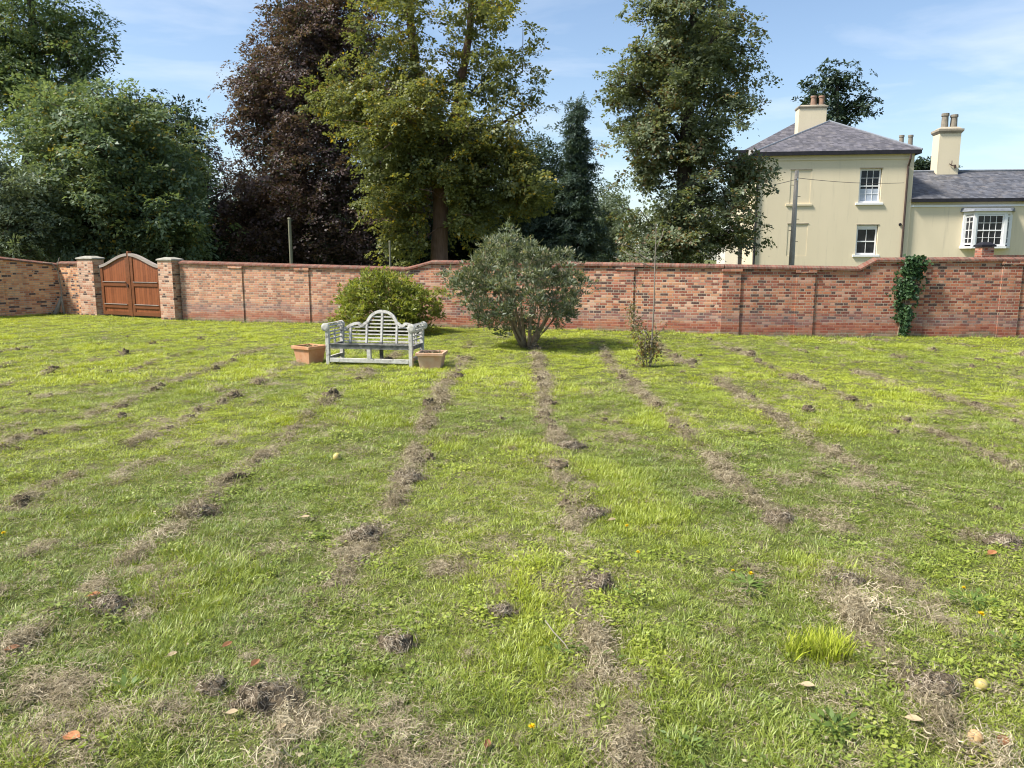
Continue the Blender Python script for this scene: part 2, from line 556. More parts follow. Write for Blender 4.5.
def wmath(op, a, b=0.0, clamp=False):
    x = wnode('ShaderNodeMath', operation=op, use_clamp=clamp)
    for i, v in enumerate((a, b)):
        if isinstance(v, bpy.types.NodeSocket): wt.links.new(v, x.inputs[i])
        else: x.inputs[i].default_value = v
    return x.outputs[0]


tc = wnode('ShaderNodeTexCoord')
sx = wnode('ShaderNodeSeparateXYZ')
wt.links.new(tc.outputs['Generated'], sx.inputs[0])
zz = wmath('ADD', wmath('MAXIMUM', sx.outputs[2], 0.0), 0.12)
cv = wnode('ShaderNodeCombineXYZ')
wt.links.new(wmath('DIVIDE', sx.outputs[0], zz), cv.inputs[0])
wt.links.new(wmath('MULTIPLY', wmath('DIVIDE', sx.outputs[1], zz), 1.6), cv.inputs[1])
cn = wnode('ShaderNodeTexNoise')
cn.inputs['Scale'].default_value = 0.85
cn.inputs['Detail'].default_value = 7
cn.inputs['Roughness'].default_value = 0.55
cn.inputs['Distortion'].default_value = 0.4
wt.links.new(cv.outputs[0], cn.inputs['Vector'])
cr = wnode('ShaderNodeValToRGB')
cr.color_ramp.elements[0].position = 0.50
cr.color_ramp.elements[1].position = 0.74
wt.links.new(cn.outputs[0], cr.inputs[0])
mx = wnode('ShaderNodeMix', data_type='RGBA')
wt.links.new(wmath('ADD', wmath('MULTIPLY', cr.outputs[0], 0.42), 0.0), mx.inputs[0])
wt.links.new(sky.outputs[0], mx.inputs[6])
mx.inputs[7].default_value = (6.2, 6.4, 6.7, 1)
wt.links.new(mx.outputs[2], bg.inputs[0])
wt.links.new(bg.outputs[0], wo.inputs[0])

sl = bpy.data.lights.new('sun', 'SUN')
sl.energy = 4.4
sl.angle = R(9.0)
sl.color = (1.0, 0.94, 0.85)
so = bpy.data.objects.new('sun', sl)
COL.objects.link(so)
so.location = tuple(sd * 50)
so.rotation_euler = Vector(sd).to_track_quat('Z', 'Y').to_euler()

SC.view_settings.view_transform = 'Standard'
SC.view_settings.look = 'None'
SC.view_settings.gamma = 1.0
SC.view_settings.use_curve_mapping = False
SC.view_settings.exposure = 0.92
SC.cycles.max_bounces = 8
SC.cycles.transparent_max_bounces = 8
SC.cycles.use_denoising = True
SC.cycles.filter_width = 1.1

# ------------------------------------------------------------------ ground
_k = [(rng.uniform(0, 2 * math.pi), f, a, rng.uniform(0, 6.28)) for f, a in
      ((0.35, .014), (0.6, .012), (1.1, .010), (1.9, .009), (3.1, .007), (4.7, .006), (7.3, .004), (9.0, .004))]


def ground_h(x, y):
    h = np.zeros_like(x)
    for an, f, a, ph in _k:
        h += a * np.sin((x * math.cos(an) + y * math.sin(an)) * f * 2 + ph)
    fade = np.clip((30 - np.abs(y)) / 8, 0, 1) * np.clip((24 - np.abs(x)) / 4, 0, 1)
    return h * fade


class VN:
    """smooth 2-D value noise on numpy arrays"""
    def __init__(self, seed):
        self.g = np.random.default_rng(seed).random((256, 256))

    def __call__(self, x, y):
        xi, yi = np.floor(x).astype(int), np.floor(y).astype(int)
        fx, fy = x - xi, y - yi
        fx, fy = fx * fx * (3 - 2 * fx), fy * fy * (3 - 2 * fy)
        g = self.g
        a, b = g[xi % 256, yi % 256], g[(xi + 1) % 256, yi % 256]
        c, d = g[xi % 256, (yi + 1) % 256], g[(xi + 1) % 256, (yi + 1) % 256]
        return (a * (1 - fx) + b * fx) * (1 - fy) + (c * (1 - fx) + d * fx) * fy


n1, n2, n3, n4 = VN(1), VN(2), VN(3), VN(4)
ROWS = [-10.6, -9.3, -7.9, -6.6, -5.25, -3.9, -2.45, -0.95, 0.44, 1.84, 3.2, 4.6, 6.0, 7.4, 8.8, 10.2]
ROWW = [.5, .5, .6, .6, .7, .8, 1.0, 1.35, 1.15, 1.15, 1.0, .9, .7, .6, .5, .5]


def fbm(n, x, y, o=3):
    s, a, tot = 0, 1.0, 0
    for i in range(o):
        s = s + a * n(x * 2 ** i + 13.7 * i, y * 2 ** i + 5.1 * i); tot += a; a *= .5
    return s / tot


def thatch(x, y):
    """how much dead raked-out thatch lies at (x, y), 0..1"""
    m = np.zeros_like(x)
    for i, (xr, w) in enumerate(zip(ROWS, ROWW)):
        wig = (n1(y * .9 + 31 * i, np.full_like(y, i + .5)) - .5) * .24
        pat = np.clip((fbm(n2, y * 1.5 + 17 * i, np.full_like(y, i * 3.3), 2) - .26) * 4.0, 0, 1)
        wd_ = .038 + .045 * n3(y * 2.1 + 9 * i, np.full_like(y, i + .2))
        far = np.clip((19.5 - y) / 5, 0.15, 1)
        m = np.maximum(m, w * far * pat * np.exp(-((x - xr - wig) / wd_) ** 2))
    m = m * np.clip((n3(x * 7 + 3, y * 5 + 1) - .12) * 3.2, .25, 1) * np.clip((n4(x * 19, y * 15) + .25) * 1.4, .3, 1)
    side = np.clip((7.5 - y) / 4.5, 0, 1)
    patch = np.clip((fbm(n4, x * 2.6 + 40, y * 2.0 + 40, 4) - .55) * 5.5, 0, 1)
    m = np.maximum(m, patch * (.24 + .20 * side) * np.clip((17 - y) / 6, .1, 1))
    return np.clip(m, 0, 1)


def fresh(x, y):
    """lush yellow-green sward, mostly towards the wall"""
    f = np.clip((y - 5.5) / 6.5, 0, 1)
    return np.clip(.16 + .62 * f + (fbm(n1, x * .55 + 70, y * .45 + 20, 3) - .5) * 1.3, 0, 1)


xs = np.concatenate([[-900, -400, -150, -70, -40, -28], np.arange(-22, 22.01, .13), [28, 40, 70, 150, 400, 900]])
ys = np.concatenate([[-300, -100, -30, -8, -2], np.arange(0.5, 28.01, .13), [34, 45, 70, 150, 400, 1500]])
GX, GY = np.meshgrid(xs, ys)
GZ = ground_h(GX, GY)
nx, ny = len(xs), len(ys)
idx = np.arange(nx * ny).reshape(ny, nx)
Q = np.stack([idx[:-1, :-1], idx[:-1, 1:], idx[1:, 1:], idx[1:, :-1]], -1).reshape(-1, 4)
gm = mesh_np('ground', np.stack([GX, GY, GZ], -1), Q)
gm.polygons.foreach_set('use_smooth', np.ones(len(gm.polygons), bool))
at_ = gm.attributes.new('dead', 'FLOAT', 'POINT')
at_.data.foreach_set('value', thatch(GX.ravel(), GY.ravel()).astype(np.float32))
t = NT('lawn_soil')
p_ = t.pos()
a1 = t.noise(p_, 5.0, 6, .65); a2 = t.noise(p_, 45.0, 5, .7); a3 = t.noise(p_, .5, 3)
dead = t.n('ShaderNodeAttribute', attribute_name='dead').outputs['Fac']
c_ = t.mix(t.ramp(a2, [(.35, 0.), (.65, 1.)]), (.06, .075, .02), (.14, .16, .045))
c_ = t.mix(t.math('MULTIPLY', t.ramp(a1, [(.45, 0.), (.7, 1.)]), .5), c_, (.15, .125, .075))
c_ = t.mix(t.math('MULTIPLY', dead, .85), c_, t.mix(t.ramp(a2, [(.35, 0.), (.65, 1.)]), (.07, .052, .035), (.21, .17, .115)))
t.principled(c_, .95, .1, t.math('ADD', a2, a1), .8, .02)
M['lawn'] = t.m
ground = link_mesh('ground', gm, M['lawn'])
tag(ground, kind='structure')

# ------------------------------------------------------------------ grass (stuff)
def blade_set(n, rad, hmin, hmax, wid, lean, seed, curl=0.5):
    r = np.random.default_rng(seed)
    th = r.uniform(0, 2 * math.pi, n)
    rr = rad * np.sqrt(r.random(n))
    base = np.stack([rr * np.cos(th), rr * np.sin(th), np.full(n, -.006)], 1)
    az = th + r.normal(0, .9, n)
    ln = np.clip(r.normal(lean, .22, n), .02, 1.25)
    hh = r.uniform(hmin, hmax, n)
    out = np.stack([np.cos(az), np.sin(az), np.zeros(n)], 1)
    side = np.stack([-np.sin(az + r.normal(0, .5, n)), np.cos(az + r.normal(0, .5, n)), np.zeros(n)], 1)
    a1_, a2_ = ln, np.clip(ln + curl, 0, 1.7)
    m_ = base + hh[:, None] * .55 * (out * np.sin(a1_)[:, None] + UP * np.cos(a1_)[:, None])
    t_ = m_ + hh[:, None] * .5 * (out * np.sin(a2_)[:, None] + UP * np.cos(a2_)[:, None])
    w_ = (wid * r.uniform(.7, 1.3, n))[:, None]
    V = np.stack([base - side * w_ / 2, base + side * w_ / 2, m_ + side * w_ * .42, m_ - side * w_ * .42, t_ + side * w_ * .08, t_ - side * w_ * .08], 1)
    b = np.arange(n)[:, None] * 6
    Qq = np.concatenate([b + np.array([[0, 1, 2, 3]]), b + np.array([[3, 2, 4, 5]])], 0)
    return V.reshape(-1, 3), Qq


def straw_set(n, rad, hgt, wid, seed):
    """a flattened tangle of dead straw"""
    r = np.random.default_rng(seed)
    c = np.stack([r.normal(0, rad, n), r.normal(0, rad, n), np.abs(r.normal(0, hgt * .6, n)) + .002], 1)
    c[:, 2] *= np.exp(-(c[:, 0] ** 2 + c[:, 1] ** 2) / (2 * rad ** 2)) * .8 + .3
    az = r.uniform(0, 2 * math.pi, n)
    el = r.normal(0, .35, n)
    d = np.stack([np.cos(az) * np.cos(el), np.sin(az) * np.cos(el), np.sin(el)], 1)
    s = np.stack([-np.sin(az), np.cos(az), r.normal(0, .5, n)], 1)
    ll = r.uniform(.014, .055, n)[:, None]
    bend = s * ll * r.normal(0, .25, n)[:, None]
    w_ = s * (wid * r.uniform(.7, 1.3, n))[:, None] / 2
    p0, p1, p2 = c - d * ll / 2, c + bend, c + d * ll / 2
    V = np.stack([p0 - w_, p0 + w_, p1 + w_, p1 - w_, p2 + w_ * .5, p2 - w_ * .5], 1)
    b = np.arange(n)[:, None] * 6
    Qq = np.concatenate([b + np.array([[0, 1, 2, 3]]), b + np.array([[3, 2, 4, 5]])], 0)
    return V.reshape(-1, 3), Qq


def mat_grass(name, dry=False):
    t = NT(name)
    g = t.n('ShaderNodeNewGeometry')
    oi = t.n('ShaderNodeObjectInfo').outputs['Random']
    fr = t.n('ShaderNodeAttribute', attribute_type='INSTANCER', attribute_name='fresh').outputs['Fac']
    rnd = g.outputs['Random Per Island']
    nz = t.noise(g.outputs['Position'], 1.3, 4)
    if not dry:
        ca = t.ramp(t.math('ADD', t.math('MULTIPLY', rnd, .5), t.math('MULTIPLY', oi, .5)),
                    [(.0, (.09, .135, .022)), (.45, (.19, .265, .042)), (.8, (.28, .345, .070)), (1., (.40, .42, .14))])
        cb = t.ramp(t.math('ADD', t.math('MULTIPLY', rnd, .5), t.math('MULTIPLY', oi, .5)),
                    [(.0, (.25, .32, .028)), (.5, (.42, .49, .048)), (1., (.57, .60, .09))])
        c = t.mix(fr, ca, cb)
        q = t.math('FRACT', t.math('MULTIPLY', rnd, 53.7))
        k = t.math('GREATER_THAN', t.math('ADD', q, t.math('MULTIPLY', t.math('SUBTRACT', nz, .5), .9)), t.math('ADD', t.math('MULTIPLY', fr, .25), .93))
        c = t.mix(k, c, (.46, .40, .24))
    else:
        c = t.ramp(t.math('ADD', t.math('MULTIPLY', rnd, .65), t.math('MULTIPLY', oi, .35)),
                   [(0., (.07, .056, .034)), (.35, (.215, .175, .105)), (.7, (.45, .385, .255)), (1., (.68, .60, .42))])
    d = t.n('ShaderNodeBsdfDiffuse'); t.l(c, d.inputs[0])
    tr = t.n('ShaderNodeBsdfTranslucent'); t.l(t.mix(1.0, c, (1.3, 1.2, .7), 'MULTIPLY'), tr.inputs[0])
    m1 = t.n('ShaderNodeMixShader'); m1.inputs[0].default_value = .12 if dry else .35
    t.l(d.outputs[0], m1.inputs[1]); t.l(tr.outputs[0], m1.inputs[2])
    gl = t.n('ShaderNodeBsdfGlossy'); gl.inputs['Roughness'].default_value = .5
    m2 = t.n('ShaderNodeMixShader'); m2.inputs[0].default_value = .02 if dry else .05
    t.l(m1.outputs[0], m2.inputs[1]); t.l(gl.outputs[0], m2.inputs[2])
    t.l(m2.outputs[0], t.out.inputs[0])
    return t.m


M['grass'] = mat_grass('grass_blades')
M['straw'] = mat_grass('dead_straw', True)


M['clod'] = mat_simple('clod_earth', (.065, .052, .034), (.19, .15, .10), 40.0, .95, .1, .9, .02)


def src(cname, sets, mat):
    c = bpy.data.collections.new(cname)
    for i, (V, Qq) in enumerate(sets):
        me = mesh_np('%s_clump' % cname, V, Qq)
        me.materials.append(mat)
        o = bpy.data.objects.new('%s_clump_%d' % (cname, i), me)
        c.objects.link(o)
    return c


def clover_set(n, rad, seed):
    """flat little leaves of clover and daisy in the sward"""
    r = np.random.default_rng(seed)
    th = r.uniform(0, 6.283, n); rr = rad * np.sqrt(r.random(n))
    P = np.stack([rr * np.cos(th), rr * np.sin(th), r.uniform(.008, .04, n)], 1)
    az = r.uniform(0, 6.283, n)
    D = np.stack([np.cos(az), np.sin(az), r.normal(.25, .3, n)], 1); D /= np.linalg.norm(D, axis=1)[:, None]
    S = np.cross(D, UP + r.normal(0, .25, (n, 3))); S /= np.linalg.norm(S, axis=1)[:, None]
    L = r.uniform(.014, .034, n)[:, None]; w_ = L * r.uniform(.4, .7, n)[:, None] / 2
    V = np.stack([P, P + D * L * .5 + S * w_, P + D * L, P + D * L * .5 - S * w_], 1)
    return V.reshape(-1, 3), np.arange(n * 4).reshape(-1, 4)


grass_src = src('grass', [blade_set(34, .060, .018, .040, .0036, .65, 1), blade_set(34, .065, .015, .036, .0034, .95, 2),
                          blade_set(24, .05, .030, .060, .0038, .45, 3), blade_set(38, .075, .012, .032, .0036, 1.05, 4),
                          blade_set(30, .06, .020, .042, .0036, .8, 5),
                          blade_set(26, .06, .035, .070, .0042, .6, 6, .7), clover_set(26, .07, 7)], M['grass'])
straw_src = src('straw', [straw_set(150, .045, .030, .0019, 11), straw_set(170, .06, .018, .0019, 12), straw_set(190, .040, .055, .0021, 13),
                          straw_set(80, .07, .012, .0022, 14)], M['straw'])


def lump_sets(seed):
    """a low ragged lump of matted earth and roots"""
    r = np.random.default_rng(seed)
    nu, nv = 14, 6
    V, Qq = [], []
    for j in range(nv + 1):
        ph = math.pi / 2 * j / nv
        for i in range(nu):
            a = 2 * math.pi * i / nu
            k_ = 1 + .9 * mnoise.noise(Vector((math.cos(a) * 1.7 + seed, math.sin(a) * 1.7, ph * 1.9))) + r.normal(0, .10)
            V.append((.055 * math.cos(ph) * math.cos(a) * k_, .045 * math.cos(ph) * math.sin(a) * k_, .042 * math.sin(ph) * k_ - .008))
    for j in range(nv):
        for i in range(nu):
            i2 = (i + 1) % nu
            Qq.append((j * nu + i, j * nu + i2, (j + 1) * nu + i2, (j + 1) * nu + i))
    V = np.array(V); Qq = np.array(Qq)
    V2, Q2 = straw_set(130, .045, .055, .0021, seed + 50)
    V2[:, 2] += .006
    return np.concatenate([V, V2]), np.concatenate([Qq, Q2 + len(V)]), len(Qq)


for i, sd_ in enumerate((3, 8)):
    V, Qq, nl = lump_sets(sd_)
    me = mesh_np('straw_clump', V, Qq)
    me.materials.append(M['clod']); me.materials.append(M['straw'])
    mi = np.ones(len(Qq), np.int32); mi[:nl] = 0
    me.polygons.foreach_set('material_index', mi)
    straw_src.objects.link(bpy.data.objects.new('straw_clump_%d' % (4 + i), me))


def scatter(name, coll, P, rot, scl, ids, fr, label):
    me = bpy.data.meshes.new(name)
    n = len(P)
    me.vertices.add(n)
    me.vertices.foreach_set('co', P.astype(np.float32).ravel())
    for nm, typ, key, arr in (('rot', 'FLOAT_VECTOR', 'vector', rot), ('scl', 'FLOAT_VECTOR', 'vector', scl),
                              ('idx', 'INT', 'value', ids), ('fresh', 'FLOAT', 'value', fr)):
        a = me.attributes.new(nm, typ, 'POINT')
        a.data.foreach_set(key, np.asarray(arr, np.int32 if typ == 'INT' else np.float32).ravel())
    o = link_mesh(name, me, None)
    ng = bpy.data.node_groups.new(name + '_scatter', 'GeometryNodeTree')
    ng.interface.new_socket('Geometry', in_out='INPUT', socket_type='NodeSocketGeometry')
    ng.interface.new_socket('Geometry', in_out='OUTPUT', socket_type='NodeSocketGeometry')
    N = ng.nodes
    gi, go = N.new('NodeGroupInput'), N.new('NodeGroupOutput')
    iop = N.new('GeometryNodeInstanceOnPoints')
    ci = N.new('GeometryNodeCollectionInfo')
    ci.inputs['Collection'].default_value = coll
    ci.inputs['Separate Children'].default_value = True
    ci.inputs['Reset Children'].default_value = True

    def attr(nm, dt):
        x = N.new('GeometryNodeInputNamedAttribute')
        x.data_type = dt
        x.inputs['Name'].default_value = nm
        return x.outputs['Attribute']
    L = ng.links
    L.new(gi.outputs[0], iop.inputs['Points'])
    L.new(ci.outputs[0], iop.inputs['Instance'])
    iop.inputs['Pick Instance'].default_value = True
    L.new(attr('idx', 'INT'), iop.inputs['Instance Index'])
    L.new(attr('rot', 'FLOAT_VECTOR'), iop.inputs['Rotation'])
    L.new(attr('scl', 'FLOAT_VECTOR'), iop.inputs['Scale'])
    L.new(iop.outputs[0], go.inputs[0])
    md = o.modifiers.new('scatter', 'NODES')
    md.node_group = ng
    tag(o, label, None, None, 'stuff')
    return o


def field_points(y0, y1, dens, seed, margin=2.2, xlim=20):
    r = np.random.default_rng(seed)
    hw = min(xlim, .70 * y1 + margin)
    n = int((y1 - y0) * 2 * hw * dens)
    x, y = r.uniform(-hw, hw, n), r.uniform(y0, y1, n)
    k = np.abs(x) < np.minimum(xlim, .70 * y + margin)
    return x[k], y[k]


# the line of the walls limits the lawn
CORNER = at(62, 314); PIER = at(163, 319); BEND = at(723, 335); REND = at(1030, 338)
LEFT_END = CORNER + (at(0, 317) - CORNER) * 4.2
REND = BEND + (REND - BEND) * 1.5
wallpts = [LEFT_END, CORNER, PIER, BEND, REND]


def before_wall(x, y, gap=.05):
    w = np.array(wallpts)
    return y < np.interp(x, w[:, 0], w[:, 1]) - gap


gx, gy, gs = [], [], []
for (y0, y1, dn, sc_, sd_) in ((1.6, 4.2, 760, 1.0, 21), (4.2, 7, 520, 1.05, 22), (7, 11, 270, 1.25, 23), (11, 17, 130, 1.55, 24), (17, 28, 75, 1.95, 25)):
    x, y = field_points(y0, y1, dn, sd_)
    gx.append(x); gy.append(y); gs.append(np.full(len(x), sc_))
x, y, s = np.concatenate(gx), np.concatenate(gy), np.concatenate(gs)
r = np.random.default_rng(5)
dd = thatch(x, y)
k = (r.random(len(x)) > dd * .92) & before_wall(x, y, .08)
x, y, s, dd = x[k], y[k], s[k], dd[k]
fr = fresh(x, y)
tall = fbm(n3, x * 1.1 + 9, y * .9 + 3, 3)
lush = np.clip((tall - .60) * 7, 0, 1)
ids = r.choice([0, 1, 3, 4], len(x))
weedy = np.clip((fbm(n4, x * 1.7 + 11, y * 1.5 + 7, 3) - .5) * 5, 0, 1) * np.clip((11 - y) / 5, 0, 1)
ids = np.where(r.random(len(x)) < .006 + .08 * weedy, 6, ids)
ids = np.where(r.random(len(x)) < lush * .8 + .03, r.choice([2, 5], len(x)), ids)
fr = np.clip(fr + lush * .35 + r.normal(0, .08, len(x)), 0, 1)
sc_xy = s * r.uniform(.8, 1.25, len(x))
sc_z = s ** .35 * r.uniform(.7, 1.2, len(x)) * (.75 + .5 * tall)
rot = np.stack([r.normal(0, .12, len(x)), r.normal(0, .12, len(x)), r.uniform(0, 6.28, len(x))], 1)
scatter('grass', grass_src, np.stack([x, y, ground_h(x, y)], 1), rot, np.stack([sc_xy, sc_xy, sc_z], 1), ids, fr,
        'uneven yellow-green lawn grass covering the walled garden')
NGRASS = len(x)

tx, ty, ts = [], [], []
for (y0, y1, dn, sc_, sd_) in ((1.6, 5, 420, .9, 31), (5, 9, 300, 1.0, 32), (9, 14, 170, 1.2, 33), (14, 24, 80, 1.5, 34)):
    x, y = field_points(y0, y1, dn, sd_)
    tx.append(x); ty.append(y); ts.append(np.full(len(x), sc_))
x, y, s = np.concatenate(tx), np.concatenate(ty), np.concatenate(ts)
dd = thatch(x, y)
k = (r.random(len(x)) < dd * .95 + .075 * np.clip((10 - y) / 6, .2, 1) + .10 * (fbm(n2, x * 3.1 + 3, y * 3.1, 2) > .6)) & before_wall(x, y, .1)
x, y, s, dd = x[k], y[k], s[k], dd[k]
ids = np.where(r.random(len(x)) < .2 + .75 * (dd < .2), 3, r.choice([0, 1, 2, 2], len(x)))
sc_xy = s * r.uniform(.6, 1.5, len(x))
sc_z = s ** .5 * r.uniform(.5, 1.5, len(x)) * (.4 + 1.4 * dd)
rot = np.stack([r.normal(0, .1, len(x)), r.normal(0, .1, len(x)), r.uniform(0, 6.28, len(x))], 1)
P1 = np.stack([x, y, ground_h(x, y)], 1); S1 = np.stack([sc_xy, sc_xy, sc_z], 1)
cx, cy, cs = [], [], []
for i, (xr, w) in enumerate(zip(ROWS, ROWW)):
    yy = 1.7
    while yy < 18.5:
        yy += r.uniform(.02, .075)
        wig = (float(n1(np.array([yy * .9 + 31 * i]), np.array([i + .5]))[0]) - .5) * .24
        pat = float(np.clip((fbm(n2, np.array([yy * 1.5 + 17 * i]), np.array([i * 3.3]), 2)[0] - .27) * 3.2, 0.04, 1))
        if r.random() < .78 * pat * min(1, w) * np.clip((19 - yy) / 4, .2, 1):
            cx.append(xr + wig + r.normal(0, .055)); cy.append(yy); cs.append(float(np.clip(r.lognormal(-.35, .42), .3, 1.7)))
n_ = 380      # odd clumps anywhere
q = r.uniform(0, 1, n_) ** .7 * 17 + 1.8
cx += list(r.uniform(-1, 1, n_) * (.7 * q + 1)); cy += list(q); cs += list(np.clip(r.lognormal(-.65, .4, n_), .25, 1.3))
cx, cy, cs = np.array(cx), np.array(cy), np.array(cs)
k = before_wall(cx, cy, .3); cx, cy, cs = cx[k], cy[k], cs[k]
cs = cs * (1 + .25 * np.clip((cy - 7) / 8, 0, 1))
P2 = np.stack([cx, cy, ground_h(cx, cy) + .004], 1)
S2 = np.stack([cs * r.uniform(.8, 1.3, len(cx)), cs * r.uniform(.8, 1.3, len(cx)), cs * r.uniform(.8, 1.5, len(cx))], 1)
i2 = r.choice([2, 2, 2, 0, 0, 1, 4, 5], len(cx))
i2 = np.where((cy < 5.5) & (i2 > 3), 2, i2)
x = np.concatenate([x, cx]); y = np.concatenate([y, cy]); ids = np.concatenate([ids, i2]); dd = np.concatenate([dd, np.ones(len(cx))])
rot = np.concatenate([rot, np.stack([r.normal(0, .15, len(cx)), r.normal(0, .15, len(cx)), r.uniform(0, 6.28, len(cx))], 1)])
sc3 = np.concatenate([S1, S2])
scatter('dead_thatch', straw_src, np.stack([x, y, ground_h(x, y)], 1), rot, sc3, ids, dd,
        'rows of grey-brown raked out dead grass across the lawn')
print('grass tufts', NGRASS, 'straw', len(x))


# ------------------------------------------------------------------ foliage
def leaf_mesh(name, P, D, Nn, L, Wd, fold=.12):
    n = len(P)
    D = D / (np.linalg.norm(D, axis=1)[:, None] + 1e-9)
    S = np.cross(D, Nn); S /= np.linalg.norm(S, axis=1)[:, None] + 1e-9
    N2 = np.cross(S, D)
    L = np.broadcast_to(L, (n,))[:, None]; Wd = np.broadcast_to(Wd, (n,))[:, None]
    m_ = P + D * L * .45
    V = np.stack([P, m_ + S * Wd / 2 + N2 * Wd * fold, P + D * L - N2 * L * .06, m_ - S * Wd / 2 + N2 * Wd * fold], 1)
    return mesh_np(name, V.reshape(-1, 3), np.arange(n * 4).reshape(-1, 4))


def unit(a):
    return a / (np.linalg.norm(a, axis=-1, keepdims=True) + 1e-9)


def sprays(C, O, n_sub, n_leaf, spread, r, flat=.65, droop=.0, leafspread=.4, tilt=.45):
    """leaves lying in flattened sub-sprays round each centre C; O = outward direction of each centre"""
    k = len(C)
    sub = C[:, None, :] + r.normal(0, 1, (k, n_sub, 3)) * spread * np.array([1, 1, flat])
    sub[..., 2] -= droop * np.abs(r.normal(0, 1, (k, n_sub))) * spread
    sub = sub.reshape(-1, 3)
    Od = np.repeat(O, n_sub, 0)
    ns = unit(UP + Od * .35 + r.normal(0, tilt, (len(sub), 3)))
    ax = unit(np.cross(ns, r.normal(0, 1, ns.shape))); ay = np.cross(ns, ax)
    m = len(sub)
    a_, b_, c_ = (r.normal(0, 1, (m, n_leaf, 1)) * spread * leafspread * q for q in (1.0, .8, .22))
    P = sub[:, None, :] + a_ * ax[:, None] + b_ * ay[:, None] + c_ * ns[:, None]
    P[..., 2] -= droop * .35 * (a_[..., 0] ** 2 + b_[..., 0] ** 2) / (spread * leafspread)
    outw = unit(a_ * ax[:, None] + b_ * ay[:, None])
    return P.reshape(-1, 3), np.repeat(Od, n_leaf, 0), np.repeat(ns, n_leaf, 0), outw.reshape(-1, 3)


def skeleton(nodes, A, r, sag=.06, maxlen=1.6):
    """joins crown points A to a trunk; returns node positions and parents"""
    P = [np.array(p) for p, _ in nodes]; par = [q for _, q in nodes]
    T = np.array(P)
    dmin = np.min(np.linalg.norm(A[:, None] - T[None], axis=2), 1)
    order = np.argsort(dmin)
    tips = []
    arr = np.zeros((len(P) + len(A) * 4 + 8, 3)); arr[:len(P)] = T; cnt = len(P)
    for i in order:
        p = A[i]
        d = p - arr[:cnt]
        ln = np.linalg.norm(d, axis=1) + 1e-6
        cost = ln * (1 + .9 * np.clip(-d[:, 2] / ln, 0, 1))
        j = int(np.argmin(cost))
        m = min(3, int(ln[j] / maxlen))
        prev = j
        for q in range(m):
            f = (q + 1) / (m + 1)
            c = arr[j] + (p - arr[j]) * f + r.normal(0, .05 * ln[j], 3) + UP * sag * ln[j] * math.sin(f * math.pi)
            arr[cnt] = c; par.append(prev); prev = cnt; cnt += 1
        arr[cnt] = p; par.append(prev); tips.append(cnt); cnt += 1
    return arr[:cnt], par, tips, order


def branches(mb, P, par, n_trunk, rtip, expo, rmax, sides=5):
    n = len(P)
    w = np.zeros(n); child = [0] * n
    for i in range(n):
        if par[i] >= 0: child[par[i]] += 1
    for i in range(n - 1, -1, -1):
        if child[i] == 0: w[i] += 1
        if par[i] >= 0: w[par[i]] += w[i]
    rad = np.minimum(rtip * np.maximum(w, 1) ** expo, rmax)
    for i in range(n_trunk, n):
        a, b = P[par[i]], P[i]
        r0 = min(rad[par[i]], rad[i] * 1.35) if par[i] < n_trunk else rad[par[i]]
        mb.tube([a, (a + b) / 2 + np.array([0, 0, .02]) * np.linalg.norm(b - a), b], [r0, (r0 + rad[i]) / 2, rad[i]], sides if rad[i] > .03 else 3, cap=False)


def ell_points(lobes, n, r, power=.42, gap=None):
    w = np.array([l[6] for l in lobes]); w = w / w.sum()
    out = []
    cnt = (w * n).astype(int) + 1
    for l, c in zip(lobes, cnt):
        got = 0
        while got < c:
            m = c * 2 + 8
            d = r.normal(0, 1, (m, 3)); d /= np.linalg.norm(d, axis=1)[:, None]
            q = d * (r.random(m) ** power)[:, None]
            p = np.array(l[:3]) + q * np.array(l[3:6])
            if gap is not None:
                keep = np.array([mnoise.noise(Vector(v * gap[0])) > gap[1] for v in p])
                p = p[keep]
            p = p[:c - got]
            out.append(p); got += len(p)
    return np.concatenate(out)


def lobes_px(D, L):
    """lobes traced in the picture, (px, py, rx_px, rz_px, depth offset m, ry m, weight) at distance D"""
    o = []
    for (px, py, rx, rz, dy, ry, w) in L:
        c = pt(px, py, D + dy)
        k = (D + dy) / F
        o.append((c[0], c[1], c[2], rx * k, ry, rz * k, w))
    return o


